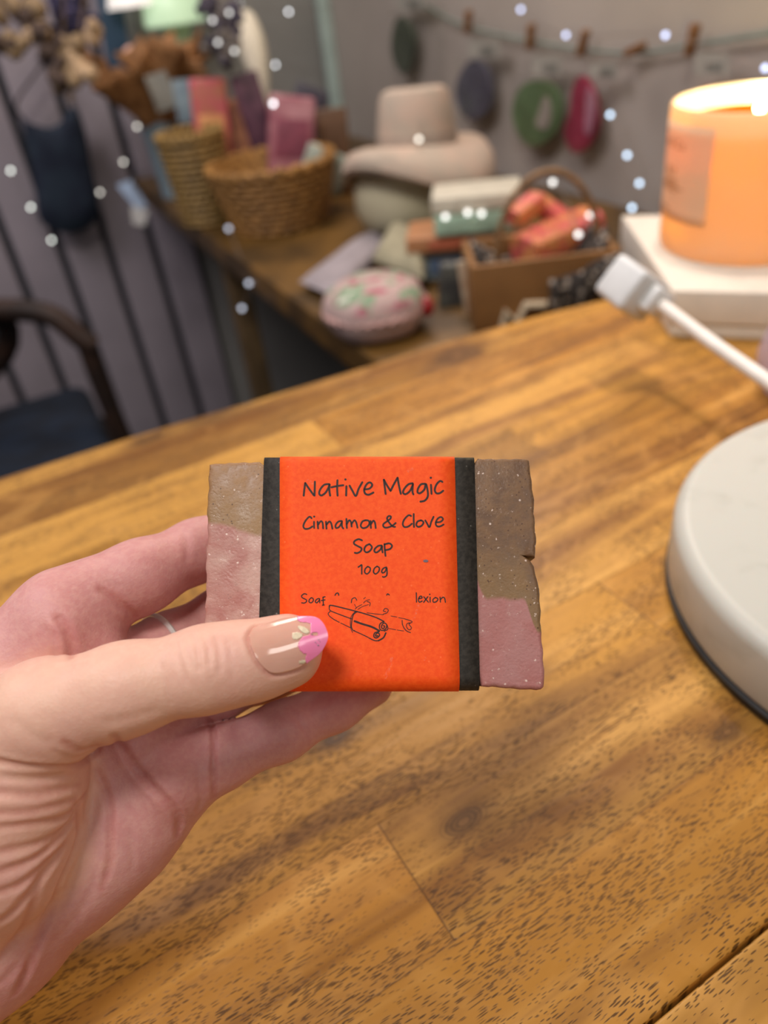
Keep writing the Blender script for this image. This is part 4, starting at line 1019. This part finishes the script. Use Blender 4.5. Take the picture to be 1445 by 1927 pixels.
# ------------------------------------------------------------------ cloth bags and the floral pouch
def pillow(name, px_corners, z0, h, col, label, cat, seed, bulge=1.0, col2=None):
    """a soft flat bag lying on the side table, its corners at these photo pixels"""
    c4 = [on_z(x, y, z0)[:2] for x, y in px_corners]
    cen_ = sum(c4)/4; r_ = np.random.RandomState(seed); ph = r_.rand(4)*6.28
    t_ = thing(name, (cen_[0], cen_[1], z0), label, cat); m = MB()
    def f(s):
        def g(u, v):
            q = (c4[0]*(1-u)+c4[1]*u)*(1-v)+(c4[3]*(1-u)+c4[2]*u)*v
            e = (max(0, 1-abs(2*u-1)**3)*max(0, 1-abs(2*v-1)**3))**.5
            w = 1+.10*math.sin(7*u+ph[0]+3*v)+.08*math.sin(9*v+ph[1])
            return np.array([q[0], q[1], z0+h/2+s*(h/2*e*w+.0002)])
        return g
    m.grid(f(1), 24, 24); m.grid(lambda u, v: np.array([*f(-1)(u, v)[:2], max(z0, f(-1)(u, v)[2])]), 24, 24)
    o = m.build('cloth', pm(name+col.strip('#'), col, .85, .08, 40, col2), t_); return t_
pillow('cloth_bag', [(566, 548), (700, 452), (735, 470), (640, 580)], SHELF_Z, .022, '#938b8f', 'lilac grey cloth bag lying under the pot\'s left', 'bag', 1)
pillow('cloth_bag', [(705, 520), (745, 462), (815, 472), (800, 560)], SHELF_Z+.001, .040, '#958f77', 'olive cream cloth bag lying behind the floral pouch', 'bag', 2)
p = on_z(715, 652, SHELF_Z); u_ = p[:2]/np.linalg.norm(p[:2]); fc = np.array([p[0]+u_[0]*.040, p[1]+u_[1]*.040, SHELF_Z])
fp = thing('floral_pouch', fc, 'round pink pouch printed with red and green flowers at the table front', 'pouch')
t = NT('floral_print'); o = t.obj(); n1 = t.noise(o, 55, 2, .5, .6); n2 = t.noise(o, 42, 2, .5, .4); z_ = t.sep(o)[2]
c = t.mix(t.noise(o, 30, 2), rgba('#b7a09a'), rgba('#ab908c'))
top = t.smooth(z_, .030, .042)
c = t.mix(t.math('MULTIPLY', t.smooth(n1, .5, .58), top), c, rgba('#7d9478')); c = t.mix(t.math('MULTIPLY', t.smooth(n2, .57, .62), top), c, rgba('#a04c60')); c = t.mix(t.math('MULTIPLY', t.smooth(n1, .66, .72), top), c, rgba('#e4ded2'))
t.set(Base_Color=c, Roughness=.7)
m = MB(); m.lathe([(.030, 0), (.042, .005), (.050, .018), (.051, .030), (.046, .042), (.034, .050), (.016, .054), (0, .055)], fc, 48, wob=lambda r, z, a: (r*(1+.03*math.sin(5*a+1)), z)); m.build('pouch_body', t.m, fp)
m = MB(); m.tube([fc+[.0505*math.cos(a), .0505*math.sin(a), .026+.002*math.sin(30*a)] for a in np.linspace(0, 6.283, 90, endpoint=False)], .0022, 8, closed=True); m.build('frill', pm('pink_frill', '#c6a09a', .8), fp)
c_ = at(803, 577, .74); m = MB(); m.ball(c_, .0075, 3, (1, 1, 1.3)); o_ = m.build('berry', pm('dark_red_berry', '#8a2326', .35), None, loc=c_); tag(o_, 'dark red berry ornament at the pouch\'s right edge', 'ornament')

# ------------------------------------------------------------------ gift crate with soaps
lv = NT('spotted_cloth'); o = lv.obj(); vo = lv.voronoi(o, 130)
lv.set(Base_Color=lv.mix(lv.smooth(vo[0], .30, .42), rgba('#a3978a'), rgba('#342d28')), Roughness=.75)
q0, q1 = on_z(893, 628, SHELF_Z), on_z(1128, 600, SHELF_Z)
cx_ = (q1-q0)[:2]; cw = .135; cyaw = math.atan2(cx_[1], cx_[0]); cR = Matrix.Rotation(cyaw, 3, 'Z'); cdp = .085; chh = .064
def cpt(x, y, z): return np.array(q0)+np.array(cR @ Vector((x, y, z)))
crate = thing('gift_crate', cpt(cw/2, cdp/2, 0), 'brown gift crate with a hoop handle and spotted lining', 'crate')
cm = pm('tan_board', '#8d6438', .6, .1, 30, '#7c5730')
for nm, c_, s_ in (('crate_base', (cw/2, cdp/2, .003), (cw, cdp, .006)), ('side_panel', (cw/2, .003, chh/2), (cw, .006, chh)), ('side_panel', (cw/2, cdp-.003, chh/2), (cw, .006, chh)), ('side_panel', (.003, cdp/2, chh/2), (.006, cdp-.013, chh)), ('side_panel', (cw-.003, cdp/2, chh/2), (.006, cdp-.013, chh))):
    m = MB(); m.box(cpt(*c_), s_, cyaw, .001); m.build(nm, cm, crate)
m = MB(); m.tube([cpt(cw/2+.012+.050*math.cos(a), cdp/2+.01, chh-.02+.082*math.sin(a)) for a in np.linspace(0, math.pi, 36)], .0032, 8); m.build('handle', pm('wicker_hoop', '#7d6040', .6, .2, 90), crate)
m = MB()
m.grid(lambda u, v: cpt(.008+u*(cw-.016), .010+v*(cdp-.02), chh-.026+.034*abs(2*u-1)**2.2*(.6+.4*math.sin(9*v))+.010*math.sin(14*u+3*v)*math.sin(7*v)), 40, 24)
o_ = m.build('spotted_lining', lv.m, crate); s_ = o_.modifiers.new('thickness', 'SOLIDIFY'); s_.thickness = .002
m = MB(); m.grid(lambda u, v: cpt(cw*.52+u*cw*.52, -.0035-.004*math.sin(math.pi*v)-.002*math.sin(18*u), chh*(.18+.55*v+.22*u-.05*math.sin(6*u))), 30, 10)
o_ = m.build('spotted_bow', lv.m, crate); s_ = o_.modifiers.new('thickness', 'SOLIDIFY'); s_.thickness = .003
m = MB(); m.tube([cpt(cw*.20, -.004, .004), cpt(cw*.22, -.004, .020), cpt(cw*.30, -.004, .008), cpt(cw*.36, -.004, .024), cpt(cw*.50, -.004, .022)], .004, 8); m.build('cream_trim', pm('cream_felt', '#b9a98e', .8), crate)
# ridged soaps in the crate
rs = NT('ridged_coral_soap'); o = rs.obj(); n = rs.noise(o, 60, 2); rs.set(Base_Color=rs.mix(rs.smooth(n, .4, .65), rgba('#cf5f5a'), rgba('#d08a52')), Roughness=.5)
def ridged(name, a, bq, wd, th, label, ridge=True, mat=None):
    a, bq = np.array(a), np.array(bq); L = np.linalg.norm(bq-a); d = (bq-a)/L
    s_ = np.cross(d, [0, 0, 1.]); s_ /= np.linalg.norm(s_); n_ = np.cross(s_, d)
    t_ = thing(name, a, label, 'soap', 'ridged coral soaps in the gift crate'); m = MB(); K = 56
    vs = []; fs = []
    for i in range(K+1):
        k = 1+(.22*math.sin(i*.95) if ridge else 0)
        for j in range(12):
            an = 2*math.pi*j/12; ca_, sa = math.cos(an), math.sin(an)
            vs.append(a+d*L*i/K+s_*wd/2*abs(ca_)**.5*np.sign(ca_)+n_*th/2*k*abs(sa)**.5*np.sign(sa))
    for i in range(K):
        for j in range(12): fs.append((i*12+j, i*12+(j+1) % 12, (i+1)*12+(j+1) % 12, (i+1)*12+j))
    fs += [tuple(range(12))[::-1], tuple(K*12+j for j in range(12))]
    m.add(vs, fs); m.build('soap_body', mat or rs.m, t_); return t_
dC = .775
ridged('ridged_soap', at(985, 474, dC-.03), at(1112, 418, dC+.0), .038, .026, 'long ridged coral soap lying across the gift crate')
ridged('ridged_soap', at(966, 412, dC-.005), at(1012, 376, dC+.005), .022, .018, 'short coral soap leaning at the left under the hoop', False)
ridged('ridged_soap', at(1010, 380, dC+.018), at(1082, 430, dC+.012), .022, .018, 'coral soap bar slanting right under the hoop', False)
o_ = slab('cream_card', 872, 906, 500, 640, .775, '#a68a70', 'cream card standing between the stack and the crate', 'card', -.1, .004, 0, '#b8a890', 40)
o_ = slab('dark_pack', 825, 880, 500, 590, .80, '#3c3d3c', 'dark grey pack below the pale blue carton', 'pack', .1, .02, 0, '#55564f', 40)

# ------------------------------------------------------------------ peg line on the right wall
lx = WX-.012
pegs_px = [(885, 40), (1003, 68), (1102, 80), (1200, 92), (1308, 74)]
line_px = [(760, -20), (820, 22), (885, 52), (1003, 78), (1102, 94), (1200, 100), (1308, 84), (1400, 70), (1470, 58)]
LP = [on(x, y, 0, lx) for x, y in line_px]
o_ = thing('peg_line', LP[4], 'grey green string sagging along the right wall above the hanging packets', 'string')
m = MB(); m.tube(catmull(LP, 6), .0022, 8); m.build('cord', pm('grey_green_cord', '#6d7a72', .7), o_)
pw = pm('peg_wood', '#7a5534', .6, .15, 120)
def make_peg(c, tilt, label):
    t_ = thing('clothes_peg', c, label, 'peg', 'little wooden pegs on the string')
    R = Matrix.Rotation(tilt, 3, 'X')
    for s in (-1, 1):
        m = MB(); m.box(np.array(c)+np.array(R @ Vector((s*.0032-.004, 0, 0))), (.004, .008, .030), bev=.001, M=R); m.build('jaw', pw, t_)
    m = MB(); m.tube([np.array(c)+np.array(R @ Vector((-.0085, 0, .003))), np.array(c)+np.array(R @ Vector((.0005, 0, .003)))], .0018, 8); m.build('spring', pm('peg_steel', '#77726a', .4, metal=.8), t_)
    return t_
wh = ['above the dark oval packet', 'above the green leafy packet', 'above the magenta packet', 'lying sideways with nothing under it', 'nearest the candle glass']
for (x, y), tl_, w_ in zip(pegs_px, (.25, .15, .4, 1.25, .2), wh): make_peg(on(x, y, 0, lx-.004), tl_, 'little wooden clothes peg '+w_)
fl_ = NT('clear_film'); fl_.t.nodes.remove(fl_.b); a_ = fl_.node('ShaderNodeBsdfTransparent'); g_ = fl_.node('ShaderNodeBsdfGlossy'); g_.inputs['Roughness'].default_value = .15; x_ = fl_.node('ShaderNodeMixShader'); fl_.put(x_.inputs[0], fl_.smooth(fl_.noise(fl_.obj(), 40, 2), .3, .7, .05, .12))
fl_.t.links.new(a_.outputs[0], x_.inputs[1]); fl_.t.links.new(g_.outputs[0], x_.inputs[2]); fl_.t.links.new(x_.outputs[0], fl_.out.inputs[0])
def wall_shape(pts, x, th=.008):
    P_ = [on(px, py, 0, x) for px, py in pts]; return P_
def packet(shape, hdr, bag, col, label, centre=None, ccol=None, col2=None):
    P_ = [on(px, py, 0, lx-.006) for px, py in catmull([(a, b_) for a, b_ in shape], 4, closed=True)]
    c_ = sum(P_)/len(P_); t_ = thing('hanging_packet', c_, label, 'packet', 'packets hung on the string')
    m = MB(); m.plate(P_, (-1, 0, 0), .008); m.build('soap_shape', pm('packet'+col.strip('#'), col, .55, .12, 60, col2), t_)
    if centre:
        m = MB(); m.plate([on(px, py, 0, lx-.0145) for px, py in catmull(centre, 4, closed=True)], (-1, 0, 0), .002); m.build('centre_motif', pm('motif'+ccol.strip('#'), ccol, .6), t_)
    x0, y0, x1, y1 = hdr
    m = MB(); m.plate([on(a, b_, 0, lx-.017) for a, b_ in ((x0, y0), (x1, y0), (x1, y1), (x0, y1))], (-1, 0, 0), .001); m.build('paper_header', pm('header_paper', '#9a978e', .7), t_)
    m = MB(); m.plate([on((x0*2+x1)/3, (y0+y1)/2-4, 0, lx-.0182), on((x0+2*x1)/3+8, (y0+y1)/2-4, 0, lx-.0182), on((x0+2*x1)/3+8, (y0+y1)/2+12, 0, lx-.0182), on((x0*2+x1)/3, (y0+y1)/2+12, 0, lx-.0182)], (-1, 0, 0), .0005); m.build('print', pm('header_print', '#787770', .6), t_)
    x0, y0, x1, y1 = bag
    m = MB(); m.plate([on(a, b_, 0, lx-.0205) for a, b_ in ((x0, y0), (x1, y0), (x1, y1), (x0, y1))], (-1, 0, 0), .0004); m.build('clear_sleeve', fl_.m, t_)
packet([(893, 112), (868, 150), (868, 195), (895, 226), (925, 205), (930, 165), (918, 125)], (882, 75, 940, 108), (862, 105, 936, 235), '#4c4a56', 'slate purple oval in a clear packet on the wall', None, None, '#5a5866')
packet([(1010, 150), (982, 170), (972, 215), (990, 262), (1020, 272), (1055, 240), (1062, 195), (1045, 160)], (1002, 105, 1058, 142), (966, 140, 1068, 282), '#5d7450', 'green leafy oval in a clear packet on the wall', [(1028, 180), (1016, 210), (1010, 235), (1030, 242), (1038, 210)], '#a39a90')
packet([(1098, 142), (1084, 175), (1082, 205), (1070, 245), (1082, 280), (1105, 282), (1128, 245), (1130, 205), (1120, 165)], (1112, 118, 1162, 146), (1064, 140, 1142, 292), '#8c2440', 'magenta kidney shaped packet on the wall', [(1108, 165), (1104, 200), (1102, 245), (1112, 250), (1120, 210), (1118, 180)], '#b37a90', '#9c3450')
packet([(758, 30), (744, 70), (748, 115), (768, 138), (782, 110), (782, 60)], (748, -12, 800, 18), (735, 15, 838, 158), '#3c4438', 'dark green oval in a clear packet near the corner post', None, None, '#4a5244')
packet([(1335, 160), (1310, 200), (1312, 260), (1345, 280), (1368, 230), (1362, 180)], (1308, 100, 1372, 142), (1300, 140, 1378, 290), '#8a4a3a', 'rust coloured packet half hidden by the candle glass')

# ------------------------------------------------------------------ things at the far left
# navy cloth bag hanging from a hook
D_ = 1.33
def apt(px, py, off=0.0): return on(px, py, 1, WY-.055-off)
bagc = apt(110, 200)
nb = thing('hanging_bag', bagc, 'navy cloth tote bag hanging on the boarded wall', 'bag')
navy = pm('navy_cloth', '#1b2436', .85, .2, 26, '#202c3a')
outl = [(38, 215), (50, 228), (70, 236), (92, 240), (112, 232), (124, 212), (140, 200), (152, 220), (163, 260), (172, 310), (182, 360), (185, 400), (170, 425), (140, 438), (110, 436), (85, 424), (72, 405), (66, 360), (58, 310), (48, 260)]
P_ = [apt(x, y) for x, y in catmull(outl, 5, closed=True)]; c_ = sum(P_)/len(P_)
m = MB(); K = 7; vs = []; L = len(P_)
for s in (-1, 1):
    for k in range(K):
        f = 1-k/(K-1)*.999; z = s*.020*math.sqrt(max(0, 1-f**4))
        vs += [c_+(q-c_)*f+np.array([0, z, 0]) for q in P_]
fs = []
for s in range(2):
    for k in range(K-1):
        for i in range(L): fs.append((s*K*L+k*L+i, s*K*L+k*L+(i+1) % L, s*K*L+(k+1)*L+(i+1) % L, s*K*L+(k+1)*L+i))
m.add(vs, fs); m.build('bag_body', navy, nb)
for pts in ([(40, 222), (30, 205), (34, 185), (58, 150), (80, 120)], [(138, 205), (136, 185), (122, 150), (95, 122), (80, 120)]):
    m = MB(); m.tube(catmull([apt(x, y) for x, y in pts], 5), .006, 8, squash=.4); m.build('strap', pm('dark_brown_strap', '#33282a', .8), nb)
m = MB(); m.tube([apt(80, 116), apt(80, 116)+[0, .055, .004]], .003, 8); o_ = m.build('hook', pm('dark_hook', '#2a2624', .5, metal=.6), None, loc=apt(80, 116)); tag(o_, 'dark hook holding the straps of the navy bag', 'hook')
# blue cloth strip on the wall
P0 = [on(x, y, 1, WY-.012) for x, y in ((172, -60), (222, -60), (246, 128), (205, 140))]
m = MB(); m.plate(P0, (0, -1, 0), .006); o_ = m.build('hanging_ribbon', pm('dusk_blue_cloth', '#33495e', .8, .1, 30), None, loc=P0[0]); tag(o_, 'broad dusk blue ribbon hanging on the boards above the bag', 'ribbon')
# blue paper tags at the end of the side table
tg = pm('pale_blue_tag', '#8fa2ba', .6, .06, 40)
for k, (poly_, dd, lb) in enumerate(((((219, 348), (246, 338), (276, 385), (262, 400)), 1.35, 'pale blue paper tag hanging beside the pail, upper one'), (((246, 388), (280, 396), (272, 425), (250, 422)), 1.33, 'short grey paper tag under the pale blue tag'))):
    P_ = [at(x, y, dd) for x, y in poly_]; nn = np.cross(P_[1]-P_[0], P_[2]-P_[0]); nn /= np.linalg.norm(nn)
    t_ = thing('paper_tag', P_[0], lb, 'tag'); m = MB(); m.plate(P_, nn, .002); m.build('card', tg if k == 0 else pm('grey_tag', '#9c9a96', .6), t_)
    m = MB(); m.tube([P_[0]*.5+P_[1]*.5, at(246, 338-8*k, dd+.02), on_z(300, 345, SHELF_Z+.001)*.0+at(285, 322, 1.40)], .0008, 6); m.build('string', pm('tag_string', '#6a625a', .8), t_)
# dried flowers hanging in from the top left, lavender beside the lamp, a pale plume
def bunch(name, label, stems, heads, hr, hcols, depth, cat, hsc=(1, 1, 1), jit=8, n_per=7, seed=0):
    r_ = np.random.RandomState(seed); c_ = at(*stems[0][0], depth); t_ = thing(name, c_, label, cat)
    m = MB()
    for s in stems: m.tube(catmull([at(x, y, depth+.004*i) for i, (x, y) in enumerate(s)], 4), .0016, 6)
    m.build('stems', pm('dry_stem', '#5c4a34', .8, .2, 60), t_)
    for ci, col in enumerate(hcols):
        m = MB()
        for hi_, (hx, hy) in enumerate(heads):
            if hi_ % len(hcols) != ci: continue
            for k in range(n_per):
                m.ball(at(hx+r_.randn()*jit, hy+r_.randn()*jit, depth+r_.randn()*.008), hr*(.6+.7*r_.rand()), 2, hsc)
        o = m.build('flower_heads', pm('petals'+col.strip('#'), col, .85, .25, 150), t_); o['kind'] = 'stuff'
    return t_
bunch('dried_flowers', 'bunch of brown and cream dried flowers hanging in the top left corner', [[(40, -30), (75, 60), (110, 130), (132, 190)], [(120, -30), (120, 60), (125, 130), (134, 195)], [(160, -20), (150, 60), (140, 130), (136, 190)]],
      [(15, 20), (45, 25), (75, 55), (25, 75), (90, 100), (150, 110), (125, 95), (105, 140), (160, 130), (60, 10), (10, 90), (180, 60), (130, 150), (85, 65)], .010, ['#8a7458', '#4b3c34', '#b39878'], 1.12, 'flowers', jit=10, seed=1)
bunch('dried_flowers', 'dark purple dried lavender bunch hanging beside the dried brown flowers', [[(110, -40), (125, 20), (140, 90)], [(150, -40), (145, 20), (142, 90)]],
      [(105, 10), (125, 25), (140, 45), (115, 40), (150, 15), (160, 50), (130, 5), (118, 62)], .008, ['#2e2a44', '#3a3450'], 1.16, 'flowers', jit=9, n_per=8, seed=2)
bunch('lavender_bunch', 'dark lavender sprigs hanging in front of the mint mushroom lamp', [[(410, -40), (415, 10), (420, 90)], [(430, -40), (430, 20), (425, 100)], [(390, -40), (398, 10), (405, 70)]],
      [(385, 20), (395, 95), (425, 118), (400, 45), (415, 15), (430, 30), (445, 55), (420, 65), (405, 80), (440, 10), (430, 88), (395, 5), (450, 30), (418, 100)], .0062, ['#4a4450', '#6b6460', '#3a3540'], 1.10, 'flowers', jit=6, n_per=9, seed=3)
pl_ = [at(462, 25, 1.25), at(472, 70, 1.25), at(485, 130, 1.26), at(500, 205, 1.27)]
t_ = thing('pampas_plume', pl_[3], 'slender cream pampas plume standing behind the plum pack', 'plume')
m = MB(); Pc = catmull(pl_, 8); m.tube(Pc, [.020*math.sin(math.pi*min(1, .12+.85*i/(len(Pc)-1)))+.002 for i in range(len(Pc))], 14)
m.build('plume', pm('cream_plume', '#d6cdb8', .9, .12, 200, bump=.6), t_)
m = MB(); m.tube([pl_[3], at(512, 290, d1+.06), bc1+[.0, .05, .02]], .0015, 6); m.build('stem', kp, t_)

# ------------------------------------------------------------------ armchair
SZ = .45
s_pts = [on_z(x, y, SZ) for x, y in ((-60, 745), (95, 738), (215, 800), (260, 850))]
pb_ = on_z(222, 795, SZ)                               # foot of the front post on the seat
post_y = pb_[1]
ptop = on(160, 640, 1, post_y)
ch = thing('armchair', (pb_[0]-.28, pb_[1]-.1, 0), 'dark wooden armchair with a navy seat in the lower left', 'armchair')
dw = pm('dark_mahogany', '#23160f', .65, .25, 30, '#301d12')
ax = pb_[0]
m = MB(); m.box((ax-.30, pb_[1]-.05, SZ-.035), (.56, .52, .07), bev=.025); m.build('seat_cushion', pm('navy_velvet', '#0a1422', .85, .25, 20, '#0d1b2c'), ch)
m = MB(); m.box((ax-.29, pb_[1]-.05, SZ-.095), (.56, .50, .05), bev=.006); m.build('seat_frame', dw, ch)
m = MB(); m.tube(catmull([(ax+.005, post_y, SZ-.12), (ax-.004, post_y, SZ+.05), tuple(ptop)], 6), .014, 12); m.build('arm_post', dw, ch)
a1, a2, a3 = ptop, on(92, 592, 1, post_y+.02), on(0, 583, 1, post_y+.06)
a4 = on(-90, 590, 1, post_y+.10)
m = MB(); m.tube(catmull([a1+[.008, -.004, -.01], a1+[-.004, 0, .004], a2, a3, a4], 6), [.016]*24+[.018], 12); m.build('armrest', dw, ch)
m = MB(); m.tube(catmull([(ax-.54, post_y+.19, SZ-.1), tuple(on(-20, 700, 1, post_y+.12)), tuple(a3+[0, 0.01, 0])], 6), .016, 12); m.build('arm_post', dw, ch)
m = MB(); m.box((ax-.52, pb_[1]+.19, SZ+.22), (.06, .05, .62), bev=.01); m.box((ax-.10-.46, pb_[1]-.1, SZ+.25), (.05, .5, .5), bev=.012); m.build('backrest', pm('navy_velvet', '#0d1a2c'), ch)
for (x, y) in ((ax-.03, post_y), (ax-.03, post_y-.26), (ax-.54, post_y+.16), (ax-.54, post_y-.28)):
    m = MB(); m.tube([(x, y, 0), (x, y, SZ-.1)], [.013, .018], 12); m.build('leg', dw, ch)

# ------------------------------------------------------------------ fairy lights
def fairy(name, label, bulbs, col, strength, r=.0031, dangle=None):
    g = NT('led_'+name+str(len(bpy.data.materials))); e = g.node('ShaderNodeEmission'); g.put(e.inputs[0], (*col, 1)); e.inputs[1].default_value = strength; g.t.links.new(e.outputs[0], g.out.inputs[0])
    P_ = [np.array(b_) for b_ in bulbs]; t_ = thing('fairy_lights', P_[0], label, 'fairy lights', 'strings of fairy lights')
    m = MB(); Q = catmull(P_, 6); m.tube(Q, .0005, 5); m.build('wire', pm('thin_wire', '#8a8078', .4, metal=.7), t_)
    for q in P_:
        m = MB(); m.ball(q, r, 2); m.build('bulb', g.m, t_, fix=False)
def wl(x, y, o_=.03): return on(x, y, 0, WX-o_)
def bw_(x, y, o_=.03): return on(x, y, 1, WY-o_)
cool, warm, white = (.78, .86, 1.0), (1.0, .93, .80), (.95, .97, 1.0)
fairy('a', 'cool white fairy lights draped down the boarded wall over the navy bag', [bw_(20, 321, .09), bw_(58, 390, .09), bw_(97, 452, .09)], (.95, 1, .92), 4.2)
fairy('b', 'fairy lights hanging between the navy bag and the pail', [bw_(258, 238), bw_(232, 305), bw_(188, 362), bw_(264, 412, .2)], (1, .95, .85), 3.2)
fairy('c', 'fairy lights along the grey wall above the magenta pack', [bw_(450, 8), bw_(543, 22), bw_(649, 20), bw_(673, 140), bw_(518, 122), at(514, 195, 1.06)], white, 4.5)
fairy('d', 'fairy lights strung over the beige hat', [at(785, 187, .95), at(795, 222, .94), at(788, 262, .92), at(792, 295, .93)], warm, 3.0, .0028)
fairy('e', 'fairy lights along the peg line and down beside the candle', [wl(980, 18), wl(1065, 66), wl(1252, 66), wl(1440, 128)], (.62, .70, 1.0), 3.6, .0028)
fairy('f', 'fairy lights falling down the wall from the magenta packet to the candle box', [wl(1148, 216), wl(1180, 292), wl(1203, 345), wl(1189, 391, .06)], (.62, .80, 1.0), 4.2, .0028)
fairy('g', 'small bulbs added as glints of light on the green box and gift crate', [at(838, 408, .80), at(880, 400, .80), at(906, 402, .80), at(1040, 343, .79), at(1088, 441, .73), at(1110, 405, .75)], (1, .97, .92), 2.6, .0028)  # bulbs that stand in for light reflected off the glossy packs
fairy('i', 'fairy lights caught in the dark lavender sprigs at the top', [at(400, 38, 1.07), at(431, 24, 1.07), at(410, 80, 1.07), at(441, 96, 1.07)], (1, .97, .92), 2.2, .0028)
fairy('h', 'fairy lights hanging off the side table edge by its leg', [at(430, 430, 1.05), at(468, 533, 1.02), at(455, 580, 1.03)], (.8, .85, 1), 1.6)

# ================================================================== LIGHT
def area(name, loc, target, size, power, col, sy=None, spread=None):
    l = bpy.data.lights.new(name, 'AREA'); l.energy = power; l.color = col; l.size = size
    if sy: l.shape = 'RECTANGLE'; l.size_y = sy
    o = bpy.data.objects.new(name, l); COL.objects.link(o); o.location = loc
    o.rotation_euler = (Vector(target)-Vector(loc)).to_track_quat('-Z', 'Y').to_euler(); return o
sp0 = at(705, 1080, .186)
area('ceiling_light', sp0+np.array([-.34, -.26, 1.35]), sp0, .34, 12.5, (1.0, .93, .85))
area('ceiling_light_strip', sp0+1.6*(ROT[:, 2]*.78+ROT[:, 1]*.34+ROT[:, 0]*.53), sp0, .8, 6.0, (1.0, .94, .87), .34)
area('ceiling_light_far', (.46, 1.30, 2.2), (.42, .75, .7), .4, 7, (1.0, .86, .74))
area('back_fill_light', (-.60, .80, 2.05), (.3, 1.65, .6), .6, 13, (1.0, .93, .97))  # added fill, out of view, for the boards and below the side table
sl = bpy.data.lights.new('table_fill_spot', 'SPOT'); sl.energy = 32; sl.color = (1.0, .84, .74); sl.spot_size = math.radians(36); sl.spot_blend = 1.0; sl.shadow_soft_size = .035  # narrow unseen spot added to brighten the right of the table
so_ = bpy.data.objects.new('table_fill_spot', sl); COL.objects.link(so_); so_.location = (.56, .52, 1.95); so_.rotation_euler = (Vector((.40, .33, .75))-Vector(so_.location)).to_track_quat('-Z', 'Y').to_euler()
area('sheen_fill_light', (.58, 1.0, 1.42), (.36, .38, .75), .22, 2.2, (1.0, .84, .74))  # unseen lamp added for sheen on the wood and the side table things
pl = bpy.data.lights.new('candle_flame_light', 'POINT'); pl.energy = 2.7; pl.color = (1.0, .82, .38); pl.shadow_soft_size = .004
po_ = bpy.data.objects.new('candle_flame_light', pl); COL.objects.link(po_); po_.location = tuple(wk+[.0005, 0, .016])

w = bpy.data.worlds.new('room_ambience'); scn.world = w; w.use_nodes = True
bg = w.node_tree.nodes['Background']; bg.inputs[0].default_value = (.86, .80, .78, 1); bg.inputs[1].default_value = .175

# ================================================================== CAMERA
cd_ = bpy.data.cameras.new('camera'); cam = bpy.data.objects.new('camera', cd_); COL.objects.link(cam)
M4 = Matrix.Identity(4)
for i in range(3):
    for j in range(3): M4[i][j] = ROT[i, j]
M4.translation = Vector(CAM); cam.matrix_world = M4
cd_.sensor_fit = 'HORIZONTAL'; cd_.sensor_width = 36; cd_.lens = 36*F_PX/1445
cd_.clip_start = .01; cd_.clip_end = 30
cd_.dof.use_dof = True; cd_.dof.focus_distance = .186; cd_.dof.aperture_fstop = cd_.lens/3.4; cd_.dof.aperture_blades = 0
scn.camera = cam
scn.view_settings.view_transform = 'Standard'; scn.view_settings.look = 'None'
scn.view_settings.exposure = 0.0; scn.view_settings.gamma = 1.0; scn.view_settings.use_curve_mapping = False
scn.cycles.use_denoising = True; scn.cycles.sample_clamp_indirect = 4.0; scn.cycles.max_bounces = 8
scn.cycles.caustics_reflective = False; scn.cycles.caustics_refractive = False
